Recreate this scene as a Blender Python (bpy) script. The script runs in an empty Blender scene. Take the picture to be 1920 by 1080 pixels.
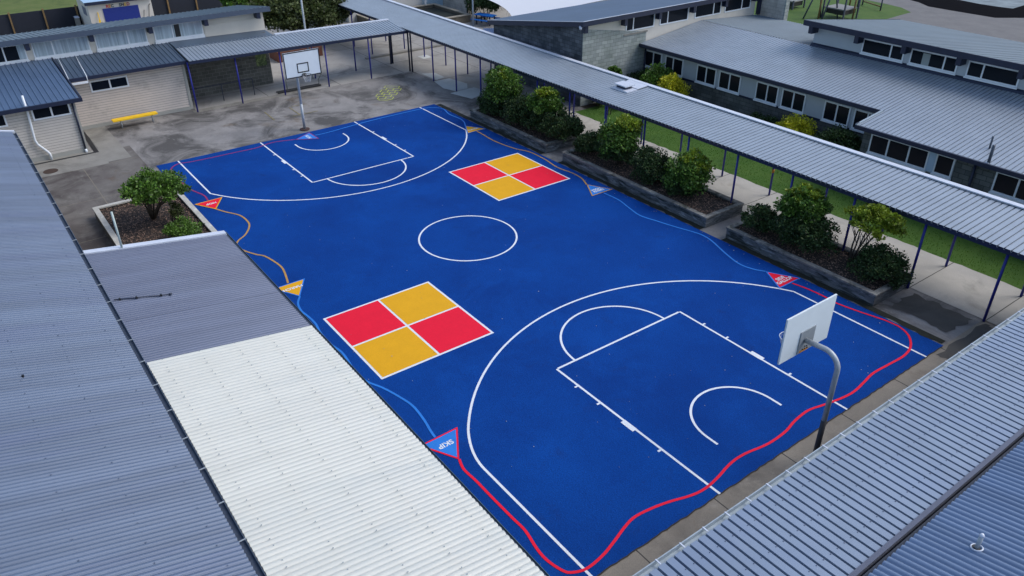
import bpy, bmesh, math, random
from mathutils import Vector, Matrix
random.seed(7)
R = math.radians
S = bpy.context.scene
COL = S.collection
# ---------------------------------------------------------------- camera
cam_d = bpy.data.cameras.new('camera'); cam = bpy.data.objects.new('camera', cam_d); COL.objects.link(cam)
yaw, pitch, roll = 0.634, 0.542, -0.005
cy, sy, cp, sp = math.cos(yaw), math.sin(yaw), math.cos(pitch), math.sin(pitch)
F_ = Vector((cy*cp, -sy*cp, -sp)); r_ = Vector((-sy, -cy, 0)); u_ = r_.cross(F_)
cr, sr = math.cos(roll), math.sin(roll)
rr = r_*cr + u_*sr; uu = -r_*sr + u_*cr
M = Matrix((rr, uu, -F_)).transposed().to_4x4(); M.translation = Vector((-21.601, 13.876, 13.234))
cam.matrix_world = M
cam_d.sensor_width = 36.0; cam_d.lens = 1461.0/1920*36; cam_d.clip_end = 3000; cam_d.clip_start = 0.1
S.camera = cam
# ---------------------------------------------------------------- light
SUN_EL, SUN_AZ = 48, 208          # azimuth clockwise from +Y
W = bpy.data.worlds.new('World'); S.world = W; W.use_nodes = True
nt = W.node_tree; bg = nt.nodes['Background']
sky = nt.nodes.new('ShaderNodeTexSky'); sky.sky_type = 'NISHITA'; sky.sun_disc = False
sky.sun_elevation = R(SUN_EL); sky.sun_rotation = R(SUN_AZ); sky.air_density = 1.0; sky.dust_density = 1.8; sky.ozone_density = .9
nt.links.new(sky.outputs[0], bg.inputs[0]); bg.inputs[1].default_value = 0.15
sl = bpy.data.lights.new('sun', 'SUN'); sl.energy = 1.15; sl.angle = R(28); sl.color = (1, .985, .965)
so = bpy.data.objects.new('sun', sl); COL.objects.link(so)
sd = Vector((math.sin(R(SUN_AZ))*math.cos(R(SUN_EL)), math.cos(R(SUN_AZ))*math.cos(R(SUN_EL)), math.sin(R(SUN_EL))))
so.rotation_euler = sd.to_track_quat('Z', 'Y').to_euler()
S.view_settings.view_transform = 'Standard'; S.view_settings.look = 'None'; S.view_settings.gamma = 1
S.view_settings.exposure = 0.50
# ---------------------------------------------------------------- materials
MATS = {}
def mat(name, col, rough=.7, metal=0, var=.0, vscale=3, bump=0, bscale=40, col2=None, spots=None, spec=.5, stretch=None, leaf=0, fine=0, transl=0):
    if name in MATS: return MATS[name]
    m = bpy.data.materials.new(name); m.use_nodes = True; n = m.node_tree.nodes; l = m.node_tree.links
    b = n['Principled BSDF']; b.inputs['Roughness'].default_value = rough; b.inputs['Metallic'].default_value = metal
    b.inputs['Specular IOR Level'].default_value = spec
    c4 = (*col, 1); b.inputs['Base Color'].default_value = c4
    geo = n.new('ShaderNodeNewGeometry'); tc = n.new('ShaderNodeTexCoord')
    src = tc.outputs['Object']
    if stretch:
        mp = n.new('ShaderNodeMapping'); mp.inputs['Scale'].default_value = stretch; l.new(src, mp.inputs[0]); src = mp.outputs[0]
    out = None
    def noise(sc, det=5, ro=.6, dist=0):
        t = n.new('ShaderNodeTexNoise'); t.inputs['Scale'].default_value = sc; t.inputs['Detail'].default_value = det
        t.inputs['Roughness'].default_value = ro; t.inputs['Distortion'].default_value = dist; l.new(src, t.inputs['Vector']); return t.outputs[0]
    def ramp(fac, lo, hi):
        q = n.new('ShaderNodeMapRange'); q.inputs[1].default_value = lo; q.inputs[2].default_value = hi; l.new(fac, q.inputs[0]); return q.outputs[0]
    def mix(fac, a, bb, mode='MIX'):
        x = n.new('ShaderNodeMix'); x.data_type = 'RGBA'; x.blend_type = mode
        if hasattr(fac, 'is_linked') or hasattr(fac, 'node'): l.new(fac, x.inputs[0])
        else: x.inputs[0].default_value = fac
        for s, i in ((a, 6), (bb, 7)):
            if hasattr(s, 'node'): l.new(s, x.inputs[i])
            else: x.inputs[i].default_value = (*s, 1)
        return x.outputs[2]
    cur = col
    if var:
        c2 = col2 or tuple(c*(1-var) for c in col); 
        cur = mix(ramp(noise(vscale, 6, .65), .36, .64), cur, c2)
    if spots:       # list of (colour, scale, lo, hi)
        for sc_, s_, lo, hi in spots: cur = mix(ramp(noise(s_, 7, .7, .4), lo, hi), cur, sc_)
    if fine: cur = mix(ramp(noise(bscale, 3, .7), .2, .8), cur, (1-fine, 1-fine, 1-fine), 'MULTIPLY') if hasattr(cur, 'node') or True else cur
    if leaf:
        q = n.new('ShaderNodeMapRange'); q.inputs[3].default_value = 1-leaf; q.inputs[4].default_value = 1+leaf; l.new(geo.outputs['Random Per Island'], q.inputs[0])
        cb = n.new('ShaderNodeCombineColor'); [l.new(q.outputs[0], cb.inputs[i]) for i in range(3)]
        cur = mix(1.0, cur, cb.outputs[0], 'MULTIPLY')
    if hasattr(cur, 'node'): l.new(cur, b.inputs['Base Color'])
    if bump:
        bp = n.new('ShaderNodeBump'); bp.inputs['Strength'].default_value = bump; bp.inputs['Distance'].default_value = .02
        l.new(noise(bscale, 4), bp.inputs['Height']); l.new(bp.outputs[0], b.inputs['Normal'])
    if transl:
        tr = n.new('ShaderNodeBsdfTranslucent'); ms = n.new('ShaderNodeMixShader'); ms.inputs[0].default_value = transl
        if hasattr(cur, 'node'): l.new(cur, tr.inputs[0])
        else: tr.inputs[0].default_value = c4
        l.new(b.outputs[0], ms.inputs[1]); l.new(tr.outputs[0], ms.inputs[2]); l.new(ms.outputs[0], n['Material Output'].inputs[0])
    MATS[name] = m; return m
def brickmat(name, c1, c2, mortar, bw=.39, bh=.19, axis='x', ms=.012, stain=None):
    m = bpy.data.materials.new(name); m.use_nodes = True; n = m.node_tree.nodes; l = m.node_tree.links; b = n['Principled BSDF']
    b.inputs['Roughness'].default_value = .9
    g = n.new('ShaderNodeNewGeometry'); sx = n.new('ShaderNodeSeparateXYZ'); cx = n.new('ShaderNodeCombineXYZ'); l.new(g.outputs['Position'], sx.inputs[0])
    l.new(sx.outputs[0 if axis == 'x' else 1], cx.inputs[0]); l.new(sx.outputs[2], cx.inputs[1])
    t = n.new('ShaderNodeTexBrick'); l.new(cx.outputs[0], t.inputs['Vector']); t.inputs['Scale'].default_value = 1
    t.inputs['Brick Width'].default_value = bw; t.inputs['Row Height'].default_value = bh; t.inputs['Mortar Size'].default_value = ms; t.inputs['Mortar Smooth'].default_value = .3
    t.inputs['Color1'].default_value = (*c1, 1); t.inputs['Color2'].default_value = (*c2, 1); t.inputs['Mortar'].default_value = (*mortar, 1)
    no = n.new('ShaderNodeTexNoise'); no.inputs['Scale'].default_value = 1.6; no.inputs['Detail'].default_value = 7; l.new(g.outputs['Position'], no.inputs['Vector'])
    mr = n.new('ShaderNodeMapRange'); mr.inputs[1].default_value = .35; mr.inputs[2].default_value = .7; l.new(no.outputs[0], mr.inputs[0])
    x = n.new('ShaderNodeMix'); x.data_type = 'RGBA'; x.blend_type = 'MULTIPLY'; l.new(mr.outputs[0], x.inputs[0]); l.new(t.outputs['Color'], x.inputs[6]); x.inputs[7].default_value = (*(stain or (.6, .6, .58)), 1)
    l.new(x.outputs[2], b.inputs['Base Color'])
    bp = n.new('ShaderNodeBump'); bp.inputs['Strength'].default_value = .5; bp.inputs['Distance'].default_value = .01; l.new(t.outputs['Fac'], bp.inputs['Height']); bp.invert = True
    l.new(bp.outputs[0], b.inputs['Normal']); MATS[name] = m; return m
def groundmat(name, col, col2, dark, light, jx=None, jy=None, ox=0, oy=0, rust=None, dlo=.5, dhi=.7, jointcol=(.03, .03, .03)):
    """weathered paving: large stains, fine grain and optional saw-cut joints on a world grid"""
    m = bpy.data.materials.new(name); m.use_nodes = True; n = m.node_tree.nodes; l = m.node_tree.links; b = n['Principled BSDF']
    b.inputs['Roughness'].default_value = .88; b.inputs['Specular IOR Level'].default_value = .3
    g = n.new('ShaderNodeNewGeometry')
    def noise(sc, det, ro=.6, dist=0):
        t = n.new('ShaderNodeTexNoise'); t.inputs['Scale'].default_value = sc; t.inputs['Detail'].default_value = det; t.inputs['Roughness'].default_value = ro
        t.inputs['Distortion'].default_value = dist; l.new(g.outputs['Position'], t.inputs['Vector']); return t.outputs[0]
    def rng(f, lo, hi, a=0, c=1):
        q = n.new('ShaderNodeMapRange'); q.inputs[1].default_value = lo; q.inputs[2].default_value = hi; q.inputs[3].default_value = a; q.inputs[4].default_value = c; l.new(f, q.inputs[0]); return q.outputs[0]
    def mix(f, a, c, mode='MIX'):
        x = n.new('ShaderNodeMix'); x.data_type = 'RGBA'; x.blend_type = mode
        if isinstance(f, (int, float)): x.inputs[0].default_value = f
        else: l.new(f, x.inputs[0])
        for s, i in ((a, 6), (c, 7)):
            if isinstance(s, tuple): x.inputs[i].default_value = (*s, 1)
            else: l.new(s, x.inputs[i])
        return x.outputs[2]
    c = mix(rng(noise(.9, 6), .35, .65), col, col2)
    c = mix(rng(noise(.42, 7, .65, .8), dlo, dhi), c, dark)
    c = mix(rng(noise(2.3, 8, .75, .5), .58, .8, 0, .8), c, light)
    if rust: c = mix(rng(noise(.33, 5, .6, 1.2), .62, .75, 0, .6), c, rust)
    c = mix(rng(noise(38, 4, .8), .3, .75, 0, .45), c, (.35, .35, .35), 'MULTIPLY')
    sx = n.new('ShaderNodeSeparateXYZ'); l.new(g.outputs['Position'], sx.inputs[0])
    for per, off, ax in ((jx, ox, 0), (jy, oy, 1)):
        if per:
            wob = n.new('ShaderNodeMath'); wob.operation = 'MULTIPLY_ADD'; l.new(noise(1.7, 3), wob.inputs[0]); wob.inputs[1].default_value = .03; l.new(sx.outputs[ax], wob.inputs[2])
            a = n.new('ShaderNodeMath'); a.operation = 'SUBTRACT'; l.new(wob.outputs[0], a.inputs[0]); a.inputs[1].default_value = off
            p = n.new('ShaderNodeMath'); p.operation = 'PINGPONG'; l.new(a.outputs[0], p.inputs[0]); p.inputs[1].default_value = per/2
            c = mix(rng(p.outputs[0], .006, .022, 1, 0), c, jointcol)
    l.new(c, b.inputs['Base Color'])
    bp = n.new('ShaderNodeBump'); bp.inputs['Strength'].default_value = .35; bp.inputs['Distance'].default_value = .01; l.new(noise(60, 3), bp.inputs['Height']); l.new(bp.outputs[0], b.inputs['Normal'])
    MATS[name] = m; return m
ROOFS = dict(
 roof_steel=mat('weathered blue grey roofing', (.112,.155,.235), .48, .15, .25, 1.6, .05, 30, stretch=(1.1,.10,.1), spots=[((.09,.122,.21), .8, .5, .75)]),
 roof_patio=mat('purple grey roofing', (.130,.155,.225), .48, .2, .18, 1.6, .05, 30, stretch=(1.1,.12,.1), spots=[((.095,.11,.165), .9, .5, .75)]),
 roof_clear=mat('translucent white sheet', (.88,.89,.81), .45, 0, .07, 1.4, .04, 20, stretch=(1.2,.25,.2), spots=[((.74,.78,.74), .9, .52, .8)], transl=.35),
 roof_walk=mat('pale blue zinc roofing', (.32,.37,.425), .42, .25, .12, .8, .04, 30),
 roof_dark=mat('dark slate roofing', (.075,.11,.16), .42, .2, .15, 1, .04, 30),
 roof_teal=mat('pale teal roofing', (.12,.165,.205), .6, .05, .12, .6, .04, 30),
 roof_navy=mat('mid blue roofing', (.08,.125,.20), .5, .1, .15, .7, .04, 30))
navy = mat('navy trim paint', (.011,.019,.05), .45, 0, .2, 4)
postblue = mat('royal blue post paint', (.014,.020,.25), .45, 0, .2, 6)
white = mat('white window paint', (.76,.80,.84), .5, 0, .06, 4)
cream = mat('cream wall panel', (.64,.60,.53), .8, 0, .08, 1.2, .1, 30)
shadewall = mat('wall with painted shade', (.42,.46,.49), .8, 0, .06, 1.5, .1, 30)  # bluish shade of the court-facing walls put into the wall colour
board = mat('beige weatherboard', (.63,.56,.50), .75, 0, .08, 1.5, spots=[((.33,.30,.26), .8, .55, .8)])
glass = mat('dark window glass', (.008,.012,.019), .12, 0, 0, spec=.12)
galv = mat('galvanised steel', (.42,.46,.49), .5, .25, .2, 8)
gutterm = mat('pale gutter steel', (.36,.43,.48), .5, .2, .15, 5)
gutterd = mat('dark gutter interior', (.05,.07,.11), .7, 0, .3, 9)
flash = mat('white ridge flashing', (.60,.64,.72), .45, .1, .1, 2)
concrete = mat('planter timber concrete', (.15,.16,.165), .9, 0, .3, 1.2, .6, 25, spots=[((.30,.32,.33), 2.6, .52, .66), ((.022,.028,.026), 1.5, .47, .60), ((.02,.022,.02), 7, .56, .68)], stretch=(.6,.6,3))
capm = mat('planter cap timber', (.20,.19,.17), .85, 0, .25, 2, .3, 25, spots=[((.36,.35,.31), 3, .50, .7), ((.05,.055,.045), 1.6, .5, .62)])
capw = mat('bleached planter timber', (.50,.49,.44), .85, 0, .2, 2, .3, 25, spots=[((.68,.68,.64), 3, .52, .75), ((.22,.23,.2), 6, .62, .75)])
mulch = mat('bark mulch', (.042,.030,.024), .95, 0, .5, 9, .8, 30, spots=[((.10,.07,.05), 25, .55, .7), ((.012,.010,.009), 4, .5, .7)])
chip = mat('loose bark chips', (.19,.12,.085), .9, 0, 0, leaf=.95)
barkm = mat('shrub bark', (.085,.070,.052), .9, 0, .3, 12)
yellow = mat('yellow bench paint', (.92,.56,.01), .6, 0, .1, 5)
blk = mat('black paint', (.012,.013,.015), .5)
bbm = mat('backboard white paint', (.68,.75,.78), .5, 0, .05, 2)
wmark = mat('white court paint', (.82,.86,.90), .7, 0, .08, 5, fine=.2, bscale=34, spec=.2)
redm = mat('red court paint', (.86,.010,.040), .7, 0, .06, 2, fine=.15, bscale=34, spec=.2)
goldm = mat('gold court paint', (.80,.405,.010), .7, 0, .06, 2, fine=.15, bscale=34, spec=.2)
sky_b = mat('sky blue court paint', (.012,.23,.80), .6, 0, .14, 2, fine=.355, bscale=60)
magm = mat('magenta court paint', (.36,.018,.14), .6, 0, .14, 2, fine=.355, bscale=60)
orgm = mat('orange court paint', (.58,.32,.07), .6, 0, .14, 2, fine=.355, bscale=60)
courtm = mat('blue court coating', (.0045,.074,.375), .9, 0, .25, .22, .45, 32, col2=(.004,.053,.29), spots=[((.006,.090,.44), .3, .5, .8), ((.010,.048,.23), 1.6, .58, .85), ((.016,.058,.22), 9, .64, .8)], spec=.08, fine=.6)
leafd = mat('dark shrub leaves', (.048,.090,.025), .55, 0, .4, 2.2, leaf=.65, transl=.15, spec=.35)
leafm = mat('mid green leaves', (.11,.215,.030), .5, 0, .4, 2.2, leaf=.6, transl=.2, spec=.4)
leafy = mat('yellow green leaves', (.25,.33,.025), .5, 0, .35, 2.5, leaf=.5, transl=.2, spec=.4)  # own colour of the little tree, painted light on shrub tops
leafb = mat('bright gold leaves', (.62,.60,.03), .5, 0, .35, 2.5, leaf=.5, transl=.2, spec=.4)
leafo = mat('olive tree leaves', (.075,.10,.028), .55, 0, .4, 1.3, leaf=.6, transl=.15, spec=.35)
rustw = mat('rust brown timber', (.14,.05,.03), .85, 0, .3, 3)
wood = mat('treated pine', (.24,.15,.06), .8, 0, .3, 3)
meshn = mat('navy shade mesh', (.012,.016,.028), .8, 0, .15, 3)
grassm = mat('grass blades', (.085,.20,.02), .8, 0, .3, .9, leaf=.3, col2=(.10,.19,.025), transl=.6)
brick_l = brickmat('pale concrete block face', (.40,.43,.41), (.27,.30,.29), (.20,.21,.21), axis='y', stain=(.68,.72,.68))
brick_shade = brickmat('shaded concrete block face', (.15,.17,.20), (.07,.085,.105), (.05,.055,.065), axis='x', stain=(.35,.38,.42))  # shade on the court-facing hall wall is put into this darker colour
brick_m = brickmat('grey concrete block face', (.15,.16,.155), (.09,.10,.10), (.05,.055,.055), axis='x')
brick_w = brickmat('stained courtyard block', (.15,.145,.13), (.10,.10,.09), (.25,.25,.23), axis='y', ms=.010)
brick_p = brickmat('white painted block', (.55,.52,.47), (.50,.48,.44), (.38,.36,.33), axis='x')
# ---------------------------------------------------------------- mesh builder
def wpos(o):
    p = Vector((0,0,0))
    while o: p += o.location; o = o.parent
    return p
class MB:
    def __init__(s): s.v = []; s.f = []
    def quad(s, *p):
        b = len(s.v); s.v += [tuple(q) for q in p]; s.f.append(tuple(range(b, b+len(p)))); return s
    def box(s, x0, x1, y0, y1, z0, z1):
        if x0 > x1: x0, x1 = x1, x0
        if y0 > y1: y0, y1 = y1, y0
        b = len(s.v); s.v += [(x, y, z) for z in (z0, z1) for x, y in ((x0,y0),(x1,y0),(x1,y1),(x0,y1))]
        s.f += [tuple(b+i for i in q) for q in ((3,2,1,0),(4,5,6,7),(0,1,5,4),(1,2,6,5),(2,3,7,6),(3,0,4,7))]; return s
    def hexa(s, bot, top):      # 4 bottom points CCW, 4 top points
        b = len(s.v); s.v += [tuple(p) for p in bot]+[tuple(p) for p in top]
        s.f += [tuple(b+i for i in q) for q in ((3,2,1,0),(4,5,6,7),(0,1,5,4),(1,2,6,5),(2,3,7,6),(3,0,4,7))]; return s
    def prism(s, pts, z0, z1):
        b = len(s.v); n = len(pts); s.v += [(x, y, z0) for x, y in pts]+[(x, y, z1) for x, y in pts]
        s.f.append(tuple(range(b+n-1, b-1, -1))); s.f.append(tuple(range(b+n, b+2*n)))
        for i in range(n): j = (i+1) % n; s.f.append((b+i, b+j, b+n+j, b+n+i))
        return s
    def tube(s, pts, r, n=8, caps=True):
        pts = [Vector(p) for p in pts]; rs = r if isinstance(r, (list, tuple)) else [r]*len(pts); b = len(s.v); up = None
        for i, p in enumerate(pts):
            t = (pts[min(i+1, len(pts)-1)]-pts[max(i-1, 0)]).normalized()
            a = Vector((0,0,1)) if abs(t.z) < .9 else Vector((1,0,0))
            if up is not None: a = up
            x = t.cross(a).normalized(); y = x.cross(t).normalized(); up = y
            for k in range(n):
                an = 2*math.pi*k/n; s.v.append(tuple(p+(x*math.cos(an)+y*math.sin(an))*rs[i]))
        for i in range(len(pts)-1):
            for k in range(n):
                k2 = (k+1) % n; s.f.append((b+i*n+k, b+i*n+k2, b+(i+1)*n+k2, b+(i+1)*n+k))
        if caps: s.f.append(tuple(range(b+n-1, b-1, -1))); e = b+(len(pts)-1)*n; s.f.append(tuple(range(e, e+n)))
        return s
    def ring(s, c, r, w, z, a0=0, a1=360, n=96):
        for i in range(n):
            t0, t1 = R(a0+(a1-a0)*i/n), R(a0+(a1-a0)*(i+1)/n)
            o = lambda q, t: (c[0]+q*math.cos(t), c[1]+q*math.sin(t), z)
            s.quad(o(r-w/2, t0), o(r+w/2, t0), o(r+w/2, t1), o(r-w/2, t1))
        return s
    def rib(s, pts, w, z):      # flat ribbon along a 2D polyline
        P = [Vector((p[0], p[1], 0)) for p in pts]; b = len(s.v)
        for i, p in enumerate(P):
            t = (P[min(i+1, len(P)-1)]-P[max(i-1, 0)]).normalized(); nn = Vector((-t.y, t.x, 0))
            s.v += [(p.x-nn.x*w/2, p.y-nn.y*w/2, z), (p.x+nn.x*w/2, p.y+nn.y*w/2, z)]
        for i in range(len(P)-1): s.f.append((b+2*i, b+2*i+2, b+2*i+3, b+2*i+1))
        return s
    def corr(s, o, along, across, prof, per, nseg=1):
        """profiled roof sheet: o corner, along = vector down the ribs, across = vector over the ribs; prof = list of (t in 0..1, height)"""
        o, al, ac = Vector(o), Vector(along), Vector(across); Wd = ac.length; acn = ac.normalized(); nrm = al.cross(ac).normalized()
        if nrm.z < 0: nrm = -nrm
        cols = []; k = 0
        while k*per < Wd:
            for t, h in prof:
                d = (k+t)*per
                if d <= Wd+1e-6: cols.append((d, h))
            k += 1
        cols.append((Wd, 0)); b = len(s.v)
        for j in range(nseg+1):
            for d, h in cols: s.v.append(tuple(o+acn*d+al*(j/nseg)+nrm*h))
        n = len(cols)
        for j in range(nseg):
            for i in range(n-1):
                q = (b+j*n+i, b+j*n+i+1, b+(j+1)*n+i+1, b+(j+1)*n+i)
                s.f.append(q)
        return s
    def build(s, name, m, parent=None, smooth=False, loc=None):
        me = bpy.data.meshes.new(name); me.from_pydata(s.v, [], s.f)
        if loc: me.transform(Matrix.Translation(-Vector(loc)))
        me.materials.append(m); me.update()
        if smooth: me.polygons.foreach_set('use_smooth', [True]*len(me.polygons))
        o = bpy.data.objects.new(name, me); COL.objects.link(o)
        if loc and not parent: o.location = loc
        if parent: o.parent = parent; o.location = -wpos(parent)
        return o
def fixnormals(o):
    bm = bmesh.new(); bm.from_mesh(o.data); bmesh.ops.recalc_face_normals(bm, faces=bm.faces); bm.to_mesh(o.data); bm.free(); return o
WAVE = lambda a: [(i/8, 1.5*a*(math.sin(math.pi*i/8)**.8 if i else 0)-.75*a) for i in range(8)]
TRAP = lambda h, wb=.24, wt=.13: [(0, 0), (.5-wb/2, 0), (.5-wt/2, h), (.5+wt/2, h), (.5+wb/2, 0)]
def tag(o, label, cat, group=None, kind=None):
    if label: o['label'] = label
    if cat: o['category'] = cat
    if group: o['group'] = group
    if kind: o['kind'] = kind
    return o
def thing(name, label, cat, loc=(0,0,0), group=None):
    o = bpy.data.objects.new(name, None); COL.objects.link(o); o.location = loc; o.empty_display_size = .3; return tag(o, label, cat, group)
def struct(name, mb, m, parent=None):
    o = mb.build(name, m, parent)
    if parent is None: o['kind'] = 'structure'
    return o
def lab(o, label): o['label'] = label; return o
def text(name, s, size, m, parent, org, right, up, ext=.0, bold=.006):
    cu = bpy.data.curves.new(name, 'FONT'); cu.body = s; cu.size = size; cu.align_x = 'CENTER'; cu.align_y = 'CENTER'; cu.extrude = ext; cu.offset = bold; cu.resolution_u = 3; cu.space_line = .85
    t = bpy.data.objects.new(name, cu); COL.objects.link(t); dg = bpy.context.evaluated_depsgraph_get(); dg.update()
    me = bpy.data.meshes.new_from_object(t.evaluated_get(dg)); bpy.data.objects.remove(t)
    r, u = Vector(right).normalized(), Vector(up).normalized(); n = r.cross(u)
    me.transform(Matrix.Translation(Vector(org)) @ Matrix((r, u, n)).transposed().to_4x4())
    me.materials.clear(); me.materials.append(m); o = bpy.data.objects.new(name, me); COL.objects.link(o)
    if parent: o.parent = parent; o.location = -wpos(parent)
    return o
def smoothpath(p, k=5):
    out = []
    for i in range(len(p)-1):
        a, b, c, d = p[max(i-1,0)], p[i], p[i+1], p[min(i+2, len(p)-1)]
        for j in range(k):
            t = j/k; out.append(tuple(.5*((2*b[q])+(-a[q]+c[q])*t+(2*a[q]-5*b[q]+4*c[q]-d[q])*t*t+(-a[q]+3*b[q]-3*c[q]+d[q])*t**3) for q in (0,1)))
    return out+[p[-1]]
# ================================================================ GROUND
gm = groundmat('field grass', (.10,.145,.028), (.14,.17,.045), (.07,.11,.022), (.20,.20,.07))
struct('ground', MB().quad((-300,-400,-.03),(500,-400,-.03),(500,300,-.03),(-300,300,-.03)), gm)
asph = groundmat('stained asphalt', (.32,.305,.29), (.235,.225,.215), (.10,.096,.092), (.50,.485,.46), rust=(.15,.105,.06), dlo=.46, dhi=.62)
struct('asphalt_yard', MB().quad((-24,-60,-.012),(44,-60,-.012),(44,22,-.012),(-24,22,-.012)), asph)
pav = groundmat('worn concrete paving', (.55,.53,.485), (.47,.455,.42), (.31,.30,.275), (.64,.62,.575), jx=2.465, ox=-14.15, rust=(.17,.13,.085), dlo=.52, dhi=.75)
pavb = groundmat('grey courtyard concrete', (.42,.405,.375), (.35,.335,.31), (.21,.20,.19), (.52,.505,.475), jx=4.93, ox=17.98, jy=4.2, oy=-13.2, dlo=.52, dhi=.7)
slab = groundmat('dark slab paving', (.135,.12,.112), (.20,.19,.172), (.085,.073,.068), (.30,.29,.265), jx=3.82, ox=12.0, jy=3.3, oy=10.0, rust=(.13,.08,.04), jointcol=(.20,.18,.14), dlo=.45, dhi=.6)
strip = groundmat('brown concrete kerb strip', (.30,.265,.215), (.25,.22,.18), (.17,.15,.125), (.38,.35,.30), jy=2.45, oy=-4.65, rust=(.14,.10,.065))
dark = groundmat('damp dark tarmac', (.085,.080,.073), (.11,.105,.095), (.06,.057,.052), (.16,.15,.135))
edgec = groundmat('pale concrete edging', (.31,.30,.27), (.25,.24,.215), (.15,.145,.13), (.40,.39,.36))
def ragged(x0, x1, y, step=.35, a=.05):
    n = int(abs(x1-x0)/step); return [(x0+(x1-x0)*i/n, y+random.uniform(-a, a)) for i in range(n+1)]
pts = [(-26, -9.62), (9.4, -9.62)] + ragged(9.4, -26, -12.42)
m_ = MB(); m_.v = [(x, y, 0) for x, y in pts]; m_.f = [tuple(range(len(pts)))]; struct('concrete_path', m_, pav)
struct('courtyard_paving', MB().quad((9.4,-30,-.004),(44,-30,-.004),(44,-9.62,-.004),(9.4,-9.62,-.004)).quad((20.55,-9.62,-.004),(44,-9.62,-.004),(44,3.4,-.004),(20.55,3.4,-.004)), pavb)
struct('slab_paving', MB().quad((5,7.6,-.004),(17.6,7.6,-.004),(17.6,12.9,-.004),(5,12.9,-.004)), slab) 
struct('kerb_strip', MB().quad((-18.2,-9.6,-.004),(-14.08,-9.6,-.004),(-14.08,8.6,-.004),(-18.2,8.6,-.004)), strip)
def rag(x0, y0, x1, y1, a=.1):
    P = [(x0, y0+(y1-y0)*i/7) for i in range(7)]+[(x0+(x1-x0)*i/9, y1) for i in range(9)]+[(x1, y1+(y0-y1)*i/7) for i in range(7)]+[(x1+(x0-x1)*i/9, y0) for i in range(9)]
    return [(x+random.uniform(-a, a), y+random.uniform(-a, a)) for x, y in P]
k = MB()
for q in (rag(-13.85,-9.35,-11.95,-8.05,.09), rag(-14.85,-9.4,-14.2,-6.7,.06)):
    k.v += [(x, y, .0) for x, y in q]; k.f.append(tuple(range(len(k.v)-len(q), len(k.v))))
fixnormals(struct('tarmac_patch', k, dark))
struct('paving_edge', MB().quad((16.0,7.9,.0),(21.3,7.9,.0),(21.3,8.9,.0),(16.0,8.9,.0)).quad((20.55,-2.4,.004),(21.0,-2.4,.004),(21.0,3.6,.004),(20.55,3.6,.004)).quad((15.8,8.9,.0),(18.0,8.9,.0),(18.0,14,.0),(15.8,14,.0)), edgec)
lawnm = groundmat('lawn turf', (.050,.125,.014), (.070,.145,.02), (.036,.098,.012), (.12,.155,.04))
struct('lawn', MB().quad((-26,-17.9,-.008),(8.6,-17.9,-.008),(8.6,-12.3,-.008),(-26,-12.3,-.008)), lawnm)
g_ = MB()
for i in range(13000):
    x, y = random.uniform(-17, 8.4), random.uniform(-16.4, -12.45); a = random.uniform(0, 6.28); h = random.uniform(.02, .055); w = .012
    dx, dy = w*math.cos(a), w*math.sin(a); g_.quad((x-dx, y-dy, -.01), (x+dx, y+dy, -.01), (x+random.uniform(-.03,.03), y+random.uniform(-.03,.03), h))
tag(g_.build('grass_blades', grassm), 'short green lawn growing between the walkway and the low classroom block', 'grass', kind='stuff')
c_ = groundmat('damp soil bed', (.035,.028,.022), (.05,.04,.03), (.02,.017,.014), (.08,.065,.05))
struct('garden_bed', MB().quad((-15,-17.88,.0),(9.0,-17.88,.0),(9.0,-16.35,.0),(-15,-16.35,.0)).quad((8.6,-16.35,.0),(9.08,-16.35,.0),(9.08,-13.3,.0),(8.6,-13.3,.0)), c_)
apr = groundmat('pale new concrete', (.66,.68,.66), (.56,.58,.56), (.38,.40,.38), (.74,.75,.73), dlo=.6, dhi=.8)
k = MB()
for P in ([(17.85,-9.5),(16.32,-9.2),(15.45,-9.45),(15.5,-10.3),(16.29,-10.8),(17.8,-10.56)], [(15.3,-9.0),(13.7,-9.4),(14.1,-10.4),(14.8,-10.85),(15.42,-10.7),(15.40,-9.9)], [(19.7,-9.75),(18.0,-9.75),(18.2,-10.45),(19.32,-10.5)], [(23.3,-11.6),(22.5,-11.6),(22.6,-12.25),(23.3,-12.3)]):
    k.v += [(x, y, .003) for x, y in P]; k.f.append(tuple(range(len(k.v)-len(P), len(k.v))))
fixnormals(struct('concrete_apron', k, apr))
# playground ground
def poly(name, pts, z, m): k = MB(); k.v = [(x, y, z) for x, y in pts]; k.f = [tuple(range(len(pts)))]; return fixnormals(struct(name, k, m))
poly('playground_lawn', [(18.5,-36),(10.8,-36),(10.87,-44),(10.95,-45.5),(11.1,-48),(11.15,-49.5),(12.6,-50.6),(14.2,-50.95),(17.4,-51.3),(26,-52),(30,-36)], -.006, groundmat('playground turf', (.06,.13,.018), (.085,.145,.026), (.045,.10,.015), (.18,.18,.075)))
struct('gravel_path', MB().quad((-30,-90,-.009),(30,-90,-.009),(30,-27.5,-.009),(-30,-27.5,-.009)), groundmat('pale bitumen path', (.20,.195,.19), (.165,.16,.16), (.13,.13,.125), (.24,.235,.225), dlo=.6, dhi=.8))
poly('dark_surface', [(14.5,-54.5),(13.8,-54),(12.9,-53.7),(11.5,-52.7),(9.73,-52.65),(6.18,-52.7),(4.85,-54.4),(-5,-66),(-5,-80),(30,-80),(25,-60)], -.003, mat('black rubber surface', (.006,.006,.008), 1, 0, .2, 2, spec=.02))
poly('pale_play_surface', [(25,-58),(11.28,-57.26),(9.44,-56.95),(8,-57.02),(6.95,-57.21),(7.02,-59.3),(7.2,-70),(25,-70)], .002, mat('stained pale surface', (.26,.31,.33), .9, 0, .35, .8, spec=.1))
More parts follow.
